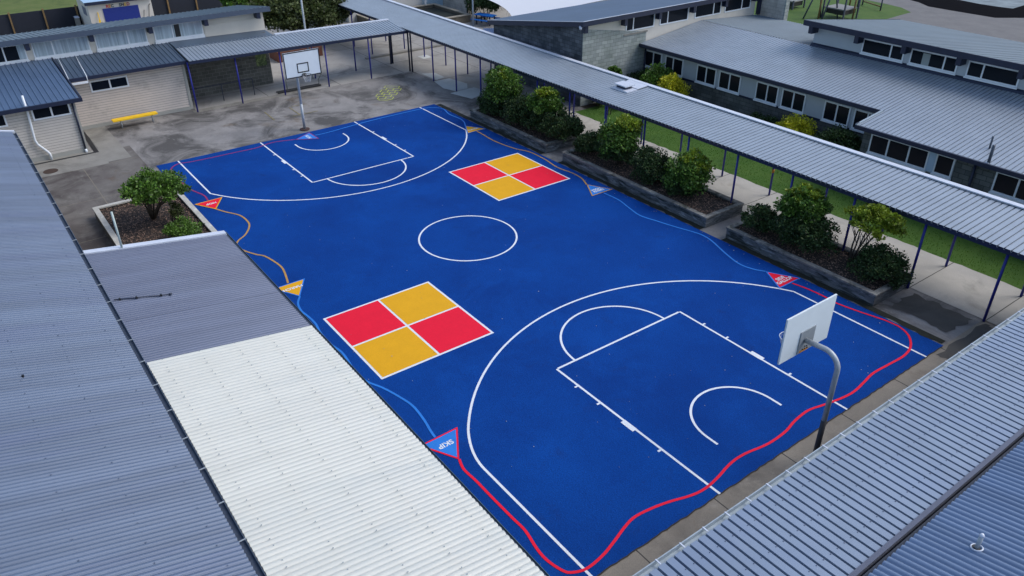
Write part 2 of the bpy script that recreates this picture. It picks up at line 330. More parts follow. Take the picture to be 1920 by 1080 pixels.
# ================================================================ COURT
PATHS = {
    'red_near': [(-9.58,6.64),(-9.93,6.74),(-10.42,6.72),(-11.01,6.72),(-11.82,6.71),(-12.28,6.7),(-12.83,6.8),(-13.2,6.81),(-13.57,6.72),(-13.72,6.6),(-13.83,6.29),(-13.78,5.81),(-13.66,5.39),(-13.49,4.88),(-13.42,4.53),(-13.46,4.07),(-13.56,3.59),(-13.72,3.06),(-13.77,2.63),(-13.71,2.14),(-13.58,1.52),(-13.57,0.98),(-13.68,0.25),(-13.66,-0.45),(-13.55,-0.99),(-13.5,-1.62),(-13.61,-2.16),(-13.73,-2.8),(-13.76,-3.29),(-13.69,-3.85),(-13.61,-4.42),(-13.64,-5.12),(-13.67,-5.88),(-13.54,-6.45),(-13.21,-6.93),(-12.8,-7.15),(-12.36,-7.15),(-12.01,-7.07),(-11.54,-6.95),(-10.87,-6.83),(-10.37,-6.86),(-9.77,-6.84),(-9.23,-6.74)],
    'blue_right': [(-8.2,-6.68),(-7.81,-6.46),(-7.29,-6.39),(-6.53,-6.6),(-5.61,-6.94),(-5.09,-7.02),(-4.64,-6.93),(-3.98,-6.72),(-3.2,-6.52),(-2.5,-6.36),(-1.75,-6.5),(-0.95,-6.69),(-0.08,-6.67)],
    'orange_right': [(1.01,-6.68),(1.66,-6.95),(2.36,-7.0),(3.21,-6.89),(4.27,-7.04),(5.43,-7.05),(6.14,-6.78),(6.95,-6.63),(7.8,-6.58),(8.67,-6.65),(9.23,-6.68)],
    'blue_far': [(10.15,-6.62),(10.65,-6.89),(10.99,-6.99),(11.31,-7.04),(12.25,-6.99),(13.2,-7.19),(13.75,-6.76),(13.87,-6.16),(13.87,-4.72),(13.82,-3.38),(13.68,-1.96),(13.53,-0.87),(13.5,-0.28),(13.54,-0.02)],
    'magenta_far': [(13.57,0.98),(13.83,1.98),(13.6,2.91),(13.63,3.8),(13.64,4.91),(13.71,5.97),(13.8,6.42),(13.48,6.81),(12.85,6.99),(11.94,6.96),(10.61,6.87),(9.67,6.62),(9.04,6.65)],
    'orange_left': [(8.04,6.65),(7.57,6.45),(6.89,6.1),(6.15,6.05),(5.67,6.18),(5.15,6.52),(4.84,6.89),(4.51,7.07),(4.02,7.03),(3.42,6.77),(3.13,6.58),(2.6,6.46),(2.03,6.4),(1.53,6.47),(0.82,6.65)],
    'blue_left': [(-0.21,6.68),(-0.58,6.9),(-1.05,6.99),(-1.51,6.95),(-2.0,6.94),(-2.58,7.03),(-3.27,7.04),(-3.83,6.96),(-4.44,7.01),(-4.91,7.08),(-5.5,7.02),(-6.02,6.8),(-6.66,6.62),(-7.2,6.53),(-7.83,6.58),(-8.27,6.66),(-8.57,6.7)]}
court = struct('court_surface', MB().quad((-14.08,-7.28,.004),(14.18,-7.26,.004),(14.18,7.3,.004),(-14.08,7.5,.004)), courtm)
Z1, Z2, Z3, Z4 = .008, .012, .016, .020; LW = .065
MB().ring((0,0), 1.8, LW, Z1).build('centre_circle', wmark, court)
for sgn, B, nm in ((1, 14.18, 'far'), (-1, 14.08, 'near')):
    k = MB(); fx = sgn*8.2; bx = sgn*B
    lo, hi = sorted((fx, bx))
    for y in (2.48, -2.48): k.quad((lo,y-LW/2,Z1),(hi,y-LW/2,Z1),(hi,y+LW/2,Z1),(lo,y+LW/2,Z1))
    k.quad((fx-LW/2,-2.44,Z1),(fx+LW/2,-2.44,Z1),(fx+LW/2,2.44,Z1),(fx-LW/2,2.44,Z1))
    for d in (.93, 1.83, 4.05):
        for y0, y1 in ((2.515, 2.61), (-2.61, -2.515)): k.quad((fx+sgn*d-.03,y0,Z1),(fx+sgn*d+.03,y0,Z1),(fx+sgn*d+.03,y1,Z1),(fx+sgn*d-.03,y1,Z1))
    for y0, y1 in ((2.44, 2.60), (-2.60, -2.44)): k.quad((fx+sgn*2.72,y0,Z1+.001),(fx+sgn*3.16,y0,Z1+.001),(fx+sgn*3.16,y1,Z1+.001),(fx+sgn*2.72,y1,Z1+.001))
    k.build('free_throw_lane', wmark, court)
    MB().ring((fx, 0), 1.8, LW, Z1+.0005, 90, 270) .build('free_throw_arc', wmark, court) if sgn > 0 else MB().ring((fx, 0), 1.8, LW, Z1+.0005, -90, 90).build('free_throw_arc', wmark, court)
    cx = sgn*(B-1.157); th = math.degrees(math.asin(6.341/7.165)); t = MB()
    a0, a1 = (180-th, 180+th) if sgn > 0 else (-th, th)
    t.ring((cx, 0), 7.165, LW, Z1, a0, a1 if sgn > 0 else a1-7, 120); ex = cx-sgn*7.165*math.cos(R(th))
    lo, hi = sorted((ex, bx))
    for y in (6.341, -6.341):
        h2 = hi-.62 if (sgn < 0 and y > 0) else hi
        t.quad((lo,y-LW/2,Z1),(h2,y-LW/2,Z1),(h2,y+LW/2,Z1),(lo,y+LW/2,Z1))
    if sgn < 0:
        A = Vector((hi-.62, 6.341)); Bq = Vector((hi, 6.341)); Cq = Vector((cx+7.165*math.cos(R(a1-7)), 7.165*math.sin(R(a1-7))))
        t.rib([tuple(A*(1-u)**2+Bq*2*u*(1-u)+Cq*u*u) for u in [q/14 for q in range(15)]], LW, Z1)
    t.build('three_point_line', wmark, court)
    c = MB(); c.ring((sgn*12.62, 0), 1.25, LW, Z1, *((90, 270) if sgn > 0 else (-90, 90)))
    lo, hi = sorted((sgn*12.62, sgn*12.95))
    for y in (1.25, -1.25): c.quad((lo,y-LW/2,Z1),(hi,y-LW/2,Z1),(hi,y+LW/2,Z1),(lo,y+LW/2,Z1))
    c.build('no_charge_arc', wmark, court)
for (cx, cy_, s_) in ((3.785, -4.653, 1.89), (-3.781, 4.745, 1.90)):
    fs = MB().quad((cx-s_,cy_-s_,Z1),(cx+s_,cy_-s_,Z1),(cx+s_,cy_+s_,Z1),(cx-s_,cy_+s_,Z1)).build('four_square', wmark, court)
    e = .035
    for i, j, m in ((1, 1, redm), (1, -1, goldm), (-1, 1, goldm), (-1, -1, redm)):
        x0, x1 = sorted((cx+i*e, cx+i*(s_-2*e))); y0, y1 = sorted((cy_+j*e, cy_+j*(s_-2*e)))
        MB().quad((x0,y0,Z2),(x1,y0,Z2),(x1,y1,Z2),(x0,y1,Z2)).build('square', m, fs)
for nm, m in (('red_near', redm), ('blue_right', sky_b), ('orange_right', orgm), ('blue_far', sky_b), ('magenta_far', magm), ('orange_left', orgm), ('blue_left', sky_b)):
    lab(MB().rib(smoothpath(PATHS[nm]), .066, Z2+.001).build('movement_trail', m, court), {'red_near':'red wavy trail behind the near hoop'}.get(nm, m.name.split()[0]+' wavy trail painted on the court'))
TRI = dict(SKIP=([(-8.58,6.04),(-9.59,6.65),(-8.6,7.19)], sky_b, redm, 'SKIP', .24, (0,1,0), (-1,0,0)),
 MARCH=([(.78,6.07),(-.23,6.68),(.77,7.22)], goldm, sky_b, 'MARCH', .21, (0,1,0), (-1,0,0)),
 HOP=([(9.02,6.06),(8.01,6.66),(8.99,7.21)], redm, goldm, 'HOP', .22, (0,1,0), (-1,0,0)),
 GAL=([(-8.2,-6.68),(-9.2,-6.11),(-9.21,-7.26)], redm, sky_b, 'SIDE\nGALLOP', .22, (0,-1,0), (1,0,0)),
 KNE=([(1.01,-6.68),(-.02,-6.07),(-.02,-7.22)], sky_b, orgm, 'HIGH\nKNEES', .21, (0,-1,0), (1,0,0)),
 ORG=([(10.25,-6.65),(9.23,-6.11),(9.24,-7.26)], goldm, sky_b, 'LUNGE', .2, (0,-1,0), (1,0,0)),
 RUN=([(13.52,1.0),(12.97,0.0),(14.07,.02)], sky_b, magm, 'RUN', .26, (-1,0,0), (0,-1,0)))
for k, (P, fill, edge, tx, sz, rt, up) in TRI.items():
    C_ = (sum(p[0] for p in P)/3, sum(p[1] for p in P)/3)
    ar = (P[1][0]-P[0][0])*(P[2][1]-P[0][1])-(P[1][1]-P[0][1])*(P[2][0]-P[0][0])
    if ar < 0: P = [P[0], P[2], P[1]]
    e_ = MB().quad(*[(x, y, Z2+.003) for x, y in P]).build('movement_arrow', edge, court); lab(e_, fill.name.split()[0]+' arrow reading '+tx.replace('\n', ' '))
    Q = [(C_[0]+(x-C_[0])*.86, C_[1]+(y-C_[1])*.86) for x, y in P]
    MB().quad(*[(x, y, Z3+.001) for x, y in Q]).build('arrow_fill', fill, e_)
    off = (-.06 if up[0] < 0 else -.12)*Vector(up).x if False else 0
    text('lettering', tx, sz*.92, wmark, e_, (C_[0]+(-.02), C_[1], Z4), rt, up)
# faded yard markings
hm = mat('faded lime line paint', (.66,.74,.10), .7, 0, .3, 3); h = MB()
U = Vector((1.16, -1.15, 0)).normalized(); Wv = Vector((U.y, -U.x, 0))*-1; o0 = Vector((16.62, -5.55, 0))
def hp(a, b): q = o0+U*a+Wv*b; return (q.x, q.y)
for i in range(6):
    wq = .42; sh = .21*(i % 2); a, b = i*.40, (i+1)*.40
    for seg in (((a, -wq+sh), (a, wq+sh)), ((b, -wq+sh), (b, wq+sh)), ((a, -wq+sh), (b, -wq+sh)), ((a, wq+sh), (b, wq+sh)), ((a, sh), (b, sh))):
        if i == 5 and seg[0][1] == sh: continue
        h.rib([hp(*seg[0]), hp(*seg[1])], .035, .002+.0004*i)
h.rib([hp(0,-.42), hp(-.25,-.2), hp(-.25,.2), hp(0,.42)], .035, .005)
o = h.build('hopscotch_marking', hm); o['kind'] = 'structure'; lab(o, 'lime green hopscotch grid painted on the asphalt beyond the court')
fy = mat('faded yellow line paint', (.30,.25,.10), .8, 0, .5, 4); h = MB()
h.rib([(18.5,.6),(16.9,.68)], .05, .003).rib([(18.4,-.75),(16.95,-.72)], .05, .003).rib([(16.92,-.3),(16.95,-1.75)], .05, .0036).rib([(18.5,-.9),(18.45,-1.7)], .05, .003)
o = h.build('yard_marking', fy); o['kind'] = 'structure'
# small litter flecks on the court
def disc(mb, c, r, n=7):
    mb.v += [(c[0]+r*random.uniform(.6,1)*math.cos(2*math.pi*i/n), c[1]+r*random.uniform(.6,1)*math.sin(2*math.pi*i/n), c[2]) for i in range(n)]; mb.f.append(tuple(range(len(mb.v)-n, len(mb.v))))
lt = MB()
for i in range(170): disc(lt, (random.uniform(-14, 14), random.uniform(-7.1, 7.1), Z4+.004), random.uniform(.004, .02))
for i in range(90): disc(lt, (random.uniform(-13, 13), -7.2+abs(random.gauss(0, .35)), Z4+.004), random.uniform(.008, .022))
tag(lt.build('leaf_litter', mat('pale dry litter', (.30,.32,.30), .8, leaf=.7)), 'tiny pale flecks of leaf litter scattered over the blue court', 'leaf litter', kind='stuff')
ms_ = mat('dirty moss line', (.018,.020,.012), .95, 0, .4, 6)
mo = MB()
for x0, x1, y in ((4.9, 14.0, -7.34), (-14.0, -5.75, -7.34), (-4.7, 3.65, -7.34)):
    P = [(x, y+random.uniform(-.03, .10)) for x in [x0+(x1-x0)*i/40 for i in range(41)]]
    for i in range(40): mo.quad((P[i][0], -7.56, .007), (P[i+1][0], -7.56, .007), (P[i+1][0], P[i+1][1], .007), (P[i][0], P[i][1], .007))
struct('moss_strip', mo, ms_)
P = [(-14.09+random.uniform(-.012, .02), y) for y in [-7.2+.15*i for i in range(105)]]
struct('court_joint', MB().rib(P, .035, .002+.004), mat('dark joint grime', (.03,.028,.024), .95))
# ================================================================ HOOPS
def tubepath(pts, r, n=12): return MB().tube(pts, r, n)
def hoop(name_label, bx, yb, px, py, sgn, zb, near):
    """bx board plane, px pole X, sgn direction the board faces"""
    t = thing('basketball_hoop', name_label, 'basketball hoop', (px, py, 0), 'basketball hoops at the two ends of the court')
    za = zb+.40; rb = .38; pts = [(px, py, 0), (px, py, za-rb-.3), (px, py, za-rb)]
    for i in range(1, 9): a = R(90*i/8); pts.append((px+sgn*rb*(1-math.cos(a)), py, za-rb+rb*math.sin(a)))
    pts.append((bx-sgn*.06, py, za-.04))
    MB().tube(pts, .062, 14).build('pole', galv, t, True)
    MB().tube([(px, py, 0), (px, py, 1.3)], .066, 14).build('lower_pole', mat('dark lower pole', (.035,.037,.045), .6, 0, .2, 5) if near else galv, t, True)  # lower stretch of the pole, darker on the near hoop
    MB().tube([(px, py, .0), (px, py, .03)], .24, 20).build('footing', edgec if near else mat('rusty footing', (.06,.03,.025), .9), t)
    x0, x1 = bx-.02, bx+.02
    bb = MB().box(x0, x1, yb-.9, yb+.9, zb, zb+1.2).build('backboard', bbm, t)
    fx = bx+sgn*.0225; f2 = bx+sgn*.0265
    fr = MB(); b = .05
    for (y0, y1, z0, z1) in ((-.9,.9,0,b),(-.9,.9,1.2-b,1.2),(-.9,-.9+b,b,1.2-b),(.9-b,.9,b,1.2-b)): fr.box(min(fx,f2), max(fx,f2), yb+y0, yb+y1, zb+z0, zb+z1)
    fr.build('border', blk, bb); tg = MB()
    for (y0, y1, z0, z1) in ((-.29,.29,.2,.25),(-.29,.29,.6,.65),(-.29,-.24,.25,.6),(.24,.29,.25,.6)): tg.box(min(fx,f2), max(fx,f2), yb+y0, yb+y1, zb+z0, zb+z1)
    tg.build('target_square', blk, bb)
    bkx = bx-sgn*.045
    MB().box(min(bx-sgn*.021, bkx), max(bx-sgn*.021, bkx), yb-.26, yb+.28, zb+.03, zb+.62).build('mounting_plate', mat('grey mounting plate', (.26,.29,.31), .6, 0, .15, 5), t)
    if near:
        MB().box(min(bkx, bkx-sgn*.004), max(bkx, bkx-sgn*.004), yb-.1, yb+.22, zb+.035, zb+.10).build('rust_stain', mat('orange rust', (.5,.22,.04), .9, 0, .4, 12), t)
        for yy, zz in ((-.06,.10),(.03,.11),(-.03,.16),(.12,.12),(.06,.18)): MB().tube([(bkx, yb+yy, zb+zz), (bkx-sgn*.02, yb+yy, zb+zz)], .014, 6).build('bolt', blk, t)
    zr = zb+.16; rc = bx+sgn*(.02+.15+.225); ring = [(rc+.225*math.cos(R(a)), yb+.225*math.sin(R(a)), zr) for a in range(0, 361, 20)]
    rim = MB().tube(ring, .010, 6, False)
    rim.build('rim', blk if not near else white, t, True)
    MB().box(min(bx+sgn*.03, bx+sgn*.17), max(bx+sgn*.03, bx+sgn*.17), yb-.07, yb+.07, zr-.12, zr+.0).build('rim_bracket', blk, t)
    nt_ = MB()
    for a in range(0, 360, 30):
        for d in (30, -30):
            pp = []
            for q in range(4): rr_ = .22-.035*q; an = R(a+d*q/2); pp.append((rc+rr_*math.cos(an), yb+rr_*math.sin(an), zr-.11*q))
            nt_.tube(pp, .004, 4, False)
    nt_.build('net', mat('white net cord', (.6,.62,.62), .8), t)
    return t
hoop('basketball hoop whose board shows a black target square, facing the camera across the court', 13.98, -.08, 14.66, .0, -1, 2.79, False)
hoop('basketball hoop seen from behind, on a curved steel pole nearest the camera', -13.77, -.2, -14.72, -.12, 1, 2.69, True)
# ================================================================ FOLIAGE
def leaves(mb, c, r, n, ls, rnd, flat=1, shell=.45):
    """n leaf blades in a clump of radii r round c, denser towards the skin"""
    for i in range(n):
        d = Vector((rnd.gauss(0,1), rnd.gauss(0,1), rnd.gauss(0,1)*flat)).normalized(); q = rnd.random()**shell
        p = Vector((c[0]+d.x*r[0]*q, c[1]+d.y*r[1]*q, c[2]+d.z*r[2]*q))
        t = (d+Vector((rnd.uniform(-1,1), rnd.uniform(-1,1), rnd.uniform(-.5,1)))*.9).normalized(); s = t.cross(Vector((rnd.uniform(-1,1), rnd.uniform(-1,1), rnd.uniform(-1,1)))).normalized()
        L = ls*rnd.uniform(.75, 1.5); w = L*.38
        mb.quad(p-t*L*.5, p+s*w, p+t*L*.5, p-s*w)
def crown(mb, c, r, nclump, nleaf, ls, seed, low=-.55, cr=.44):
    rnd = random.Random(seed); nclump = int(nclump*1.7); nleaf = int(nleaf*1.6)
    for i in range(nclump):
        while True:
            d = Vector((rnd.gauss(0,1), rnd.gauss(0,1), rnd.gauss(0,1))).normalized()
            if d.z > low: break
        q = rnd.uniform(.45, 1.0)
        cc = (c[0]+d.x*r[0]*q, c[1]+d.y*r[1]*q, c[2]+d.z*r[2]*q); k = rnd.uniform(.6, 1.25)*cr; rm = min(r)
        leaves(mb, cc, (max(r[0]*.8, rm)*k, max(r[1]*.8, rm)*k, rm*k*.8), nleaf, ls, rnd)
def branches(mb, base, c, r, n, seed, r0=.035, spread=.1):
    rnd = random.Random(seed)
    for i in range(n):
        a = 2*math.pi*i/n+rnd.uniform(-.5,.5); q = rnd.uniform(.3,.85)
        e = Vector((c[0]+r[0]*q*math.cos(a), c[1]+r[1]*q*math.sin(a), c[2]+rnd.uniform(-.3,.3)*r[2])); b = Vector(base)+Vector((spread*math.cos(a), spread*math.sin(a), 0))
        m1 = b.lerp(e, .4)+Vector((rnd.uniform(-.08,.08), rnd.uniform(-.08,.08), .08)); m2 = b.lerp(e, .72)+Vector((rnd.uniform(-.08,.08), rnd.uniform(-.08,.08), .05))
        mb.tube([b, m1, m2, e], [r0, r0*.75, r0*.5, r0*.2], 6)
        for j in range(2):
            e2 = m2+Vector((rnd.uniform(-.4,.4)*r[0], rnd.uniform(-.4,.4)*r[1], rnd.uniform(.1,.5)*r[2])); mb.tube([m1 if j else m2, (m2+e2)/2, e2], [r0*.45, r0*.3, r0*.12], 5)
def shrub(label, base, parts, seed, group, name='shrub', cat='shrub', nb=7, br=.03):
    """parts: list of (centre, radii, clumps, leaves, leaf size, material)"""
    t = thing(name, label, cat, base, group)
    b = MB(); branches(b, base, parts[0][0], parts[0][1], nb, seed, br); b.build('stem', barkm, t, True)
    for i, (c, r, nc, nl, ls, m) in enumerate(parts):
        mb = MB(); crown(mb, c, r, nc, nl, ls, seed*10+i); mb.build('foliage', m, t)
    return t
GP = 'shrubs growing in the planters beside the court'
def planter(label, x0, x1, y0, y1, h, mm, cm, sinkz=.10, cw=.20):
    t = thing('planter_box', label, 'planter', ((x0+x1)/2, (y0+y1)/2, 0), 'raised planter boxes round the court'); w = .12; k = MB()
    k.box(x0, x1, y0, y0+w, 0, h-.06).box(x0, x1, y1-w, y1, 0, h-.06).box(x0, x0+w, y0+w, y1-w, 0, h-.06).box(x1-w, x1, y0+w, y1-w, 0, h-.06).build('wall', mm, t)
    o = .03; c = MB(); a = cw
    c.box(x0-o, x1+o, y0-o, y0-o+a, h-.058, h).box(x0-o, x1+o, y1+o-a, y1+o, h-.058, h).box(x0-o, x0-o+a, y0-o+a+.004, y1+o-a-.004, h-.058, h-.002).box(x1+o-a, x1+o, y0-o+a+.004, y1+o-a-.004, h-.058, h-.002).build('cap', cm, t)
    s = MB(); nx, ny = int((x1-x0)*4), int((y1-y0)*4); b = 0; rnd = random.Random(int(x0*100))
    for i in range(nx+1):
        for j in range(ny+1): s.v.append((x0+w+(x1-x0-2*w)*i/nx, y0+w+(y1-y0-2*w)*j/ny, h-sinkz+rnd.uniform(-.03,.03)))
    for i in range(nx):
        for j in range(ny): s.f.append((i*(ny+1)+j, (i+1)*(ny+1)+j, (i+1)*(ny+1)+j+1, i*(ny+1)+j+1))
    so_ = s.build('soil', mulch, t, True); ch = MB()
    for i in range(int((x1-x0)*(y1-y0)*260)):
        x, y = rnd.uniform(x0+w, x1-w), rnd.uniform(y0+w, y1-w); d = Vector((rnd.uniform(-1,1), rnd.uniform(-1,1), rnd.uniform(-.3,.3))).normalized(); L = rnd.uniform(.015,.045); e = d.cross(Vector((0,0,1))).normalized()*L*.5
        p = Vector((x, y, h-sinkz+.035)); ch.quad(p-d*L, p-e, p+d*L, p+e)
    ch.build('bark_chips', chip, so_)['kind'] = 'stuff'
    return t
planter('long dark stained planter box nearest the far corner of the court, packed with shrubs', 4.86, 11.1, -9.66, -7.56, .44, concrete, capm)
planter('middle weathered planter box with bare soil showing at its near end', -4.74, 3.66, -9.66, -7.56, .44, concrete, capm)
planter('weathered planter box holding the small multi-stemmed tree, near the closer hoop', -11.64, -5.72, -9.66, -7.56, .44, concrete, capm)
planter('planter box with bleached timber edging beside the left court edge, under the canopy end', 1.5, 10.06, 7.5, 10.66, .44, mat('dark planter side', (.10,.10,.095), .9, 0, .3, 2), capw, .12, .19)  # sides in a darker grey than the other planters
SB = .34
# planter 1
shrub('tall shrub with bright green top at the far end of the far planter', (9.4,-8.5,SB), [((9.45,-8.45,1.85), (.92,.78,.86), 46, 80, .10, leafm), ((9.5,-8.4,2.35), (.6,.5,.30), 18, 60, .10, leafy), ((10.0,-8.4,.85), (1.0,.85,.65), 34, 85, .075, leafd)], 11, GP)  # light on the shrub top is put into the yellow green leaves
shrub('green topped shrub in the middle of the far planter', (6.4,-8.7,SB), [((6.4,-8.7,1.75), (.82,.7,.62), 38, 75, .09, leafm), ((6.35,-8.7,2.2), (.6,.5,.26), 14, 50, .09, leafy), ((6.6,-8.6,.9), (.95,.85,.6), 32, 85, .075, leafd)], 12, GP)  # lit top painted with lighter leaves over a darker body
shrub('dark low shrub between the two green topped shrubs of the far planter', (8.0,-8.6,SB), [((8.0,-8.55,.95), (1.05,.9,.75), 42, 90, .07, leafd)], 13, GP)
shrub('dark rounded shrub hanging over the near end of the far planter', (5.3,-8.75,SB), [((5.25,-8.65,.95), (.95,.85,.68), 40, 90, .07, leafd), ((4.75,-9.1,.85), (.5,.6,.5), 14, 70, .07, leafd)], 14, GP)
# planter 2
shrub('big glossy shrub with light painted on its yellow top at the far end of the middle planter', (1.3,-8.8,SB), [((1.3,-8.7,1.45), (.90,.80,.88), 46, 90, .085, leafm), ((1.1,-8.9,2.05), (.66,.6,.42), 22, 60, .085, leafy), ((1.3,-8.5,.95), (.85,.7,.55), 28, 85, .08, leafd)], 21, GP)  # yellow upper leaves paint the light falling on that side
shrub('thin dark shrub at the far corner of the middle planter', (3.1,-8.7,SB), [((2.9,-8.7,.80), (.85,.8,.5), 34, 90, .065, leafd)], 22, GP)
shrub('open dark shrub between the two glossy shrubs of the middle planter', (-1.0,-8.7,SB), [((-.85,-8.7,.95), (.95,.82,.68), 44, 90, .065, leafd)], 23, GP)
shrub('rounded glossy shrub with light painted on its yellow top at the near end of the middle planter', (-2.65,-8.8,SB), [((-2.65,-8.7,1.2), (.82,.78,.82), 44, 90, .085, leafm), ((-2.75,-8.9,1.72), (.62,.6,.36), 20, 60, .085, leafy), ((-2.6,-8.6,.8), (.75,.7,.5), 24, 80, .08, leafd)], 24, GP)  # light on this crown is painted with a yellow leaf cap
# planter 3
shrub('small dark shrub at the far end of the planter with the little tree', (-6.45,-8.4,SB), [((-6.45,-8.4,.78), (.66,.66,.48), 30, 85, .06, leafd)], 31, GP)
shrub('tall bushy shrub with bright green tips left of the little tree', (-7.8,-8.8,SB), [((-7.75,-8.85,1.65), (.72,.68,.65), 34, 75, .10, leafm), ((-7.7,-8.9,2.1), (.5,.5,.25), 12, 45, .10, leafy), ((-8.2,-8.6,.95), (1.15,.8,.68), 48, 95, .07, leafd)], 32, GP)  # lighter leaf cap stands in for light on the crown
shrub('low rounded dark shrub at the near end of the planter by the closer hoop', (-11.0,-8.75,SB), [((-11.0,-8.7,.78), (.86,.78,.58), 46, 100, .06, leafd)], 34, GP)
def tree(label, base, c, r, seed, m, m2, ls, nc, nl, ns=6, r0=.04, grp='trees in the grounds', name='small_tree', top=None):
    t = thing(name, label, 'tree', base, grp); rnd = random.Random(seed); b = MB()
    for i in range(ns):
        a = 2*math.pi*i/ns+rnd.uniform(-.3,.3); q = rnd.uniform(.35,.8)
        e = Vector((c[0]+r[0]*q*math.cos(a), c[1]+r[1]*q*math.sin(a), c[2]+rnd.uniform(-.2,.2))); s = Vector(base)+Vector((.06*math.cos(a), .06*math.sin(a), 0))
        m1 = s.lerp(e, .35)+Vector((rnd.uniform(-.06,.06), rnd.uniform(-.06,.06), .1)); m2_ = s.lerp(e, .7)+Vector((rnd.uniform(-.08,.08), rnd.uniform(-.08,.08), .06))
        b.tube([s, m1, m2_, e], [r0, r0*.8, r0*.55, r0*.2], 7)
        for j in range(3):
            st = m1.lerp(m2_, rnd.random()); e2 = st+Vector((rnd.uniform(-.5,.5)*r[0], rnd.uniform(-.5,.5)*r[1], rnd.uniform(.3,.9)*(c[2]-st.z))); b.tube([st, st.lerp(e2,.5)+Vector((0,0,.04)), e2], [r0*.4, r0*.28, r0*.12], 5)
    b.build('trunk', barkm, t, True); mb = MB(); crown(mb, c, r, nc, nl, ls, seed, -.35, .32); mb.build('crown', m, t)
    if m2: mb = MB(); crown(mb, top or (c[0], c[1], c[2]+r[2]*.45), (r[0]*.8, r[1]*.8, r[2]*.5), nc//2, nl, ls, seed+1, -.1, .3); mb.build('crown', m2, t)
    return t
GT = 'small multi-stemmed trees in the planters'
tree('little tree with bare stems and bright green crown in the near right planter', (-9.85,-8.95,SB), (-10.3,-9.0,2.05), (.88,.84,.52), 41, leafy, leafy, .09, 34, 60, 6, .035, GT)
tree('spreading dark green small tree in the left planter with bleached edging', (7.9,9.0,SB), (7.45,8.85,1.65), (1.12,1.12,.60), 42, leafm, None, .085, 46, 62, 8, .045, GT)
shrub('low green shrub near the canopy end in the left planter', (5.4,8.5,SB), [((5.4,8.55,.72), (.66,.66,.36), 24, 60, .06, leafm)], 43, GP)
shrub('wispy seedling shrub beside the small tree in the left planter', (7.0,8.45,SB), [((6.95,8.4,.85), (.28,.28,.38), 9, 35, .06, leafo)], 44, GP)
# shrubs by the classroom
GB = 'garden shrubs along the classroom wall'
shrub('dark green shrub at the corner of the block wall and classroom', (8.6,-17.1,0), [((8.5,-16.9,.75), (.85,.8,.65), 34, 70, .08, leafd)], 51, GB)
shrub('tall blue green shrub under the second classroom window', (6.9,-16.9,0), [((6.9,-16.8,1.15), (.8,.8,.85), 38, 75, .10, leafm)], 52, GB)
shrub('yellow flowering shrub left of the classroom windows', (5.7,-16.7,0), [((5.75,-16.6,1.05), (.8,.75,.75), 36, 75, .075, leafb)], 53, GB)
shrub('low dark shrub under the classroom wall beside the golden shrub', (.3,-17.0,0), [((.3,-16.9,.6), (.9,.7,.55), 30, 60, .08, leafd)], 54, GB)
shrub('golden rounded shrub under the classroom windows near the roof step', (-1.7,-16.9,0), [((-1.7,-16.8,.95), (.85,.8,.65), 38, 75, .075, leafb)], 55, GB)
shrub('wide dark shrub against the stepped out classroom wall', (-3.9,-16.9,0), [((-3.9,-16.75,.9), (1.15,.85,.75), 46, 80, .08, leafd)], 56, GB)
shrub('slender leafy shrub against the pale block wall', (7.2,-13.6,0), [((8.0,-14.6,1.9), (.3,.3,.35), 8, 35, .12, leafm)], 57, GB, nb=3)
for i, (x, y) in enumerate(((8.5,-14.2),(7.6,-15.0),(6.7,-15.6),(6.0,-16.0))):
    shrub(['orange tipped flax clump nearest the pale block wall','second flax clump from the pale block wall','third flax clump from the pale block wall','flax clump beside the yellow shrub'][i], (x,y,0), [((x,y,.45), (.5,.45,.4), 14, 45, .13, leafo)], 60+i, 'flax clumps by the block wall', 'flax_clump', 'plant', 4, .015)
# background vegetation
tree('broad olive green tree standing behind the covered walkway junction', (31.0,-7.2,0), (30.8,-7.2,1.9), (2.6,3.2,1.35), 71, leafo, leafo, .16, 110, 75, 9, .09, 'trees in the grounds')
tree('olive tree beside the shed side of the covered walkway', (31.8,-3.9,0), (31.5,-3.6,2.4), (1.5,1.6,1.5), 72, leafo, leafm, .16, 44, 60, 6, .08, 'trees in the grounds')
shrub('dark rounded bush by the blue picnic tables', (29.6,-21.4,0), [((29.6,-21.4,1.4), (1.3,1.2,1.4), 50, 80, .13, leafd)], 73, 'background bushes')
for i, (x, y) in enumerate(((27.6,-22.6),(26.6,-24.3),(25.8,-26.0))):
    t = thing('cabbage_palm', ['shaggy brown fronded palm behind the shade sail, left','shaggy brown fronded palm behind the shade sail, middle','shaggy brown fronded palm behind the shade sail, right'][i], 'palm', (x,y,0), 'palms behind the shade sail'); rnd = random.Random(80+i)
    MB().tube([(x,y,0),(x+.05,y,1.2),(x,y,2.0)], [.16,.12,.1], 8).build('trunk', barkm, t, True); fr = MB()
    for k in range(260):
        a = rnd.uniform(0, 6.28); el = rnd.uniform(-.9, 1.2); L = rnd.uniform(.9, 1.5); d = Vector((math.cos(a)*math.cos(el), math.sin(a)*math.cos(el), math.sin(el))); p = Vector((x, y, 2.0)); s = d.cross(Vector((0,0,1))).normalized()*.03
        q = p+d*L*.6; e = p+d*L+Vector((0,0,-.35*L)); fr.quad(p-s, p+s, q+s, q-s); fr.quad(q-s, q+s, e)
    fr.build('fronds', mat('dry flax fronds', (.13,.095,.05), .8, 0, .4, 3, leaf=.6), t)
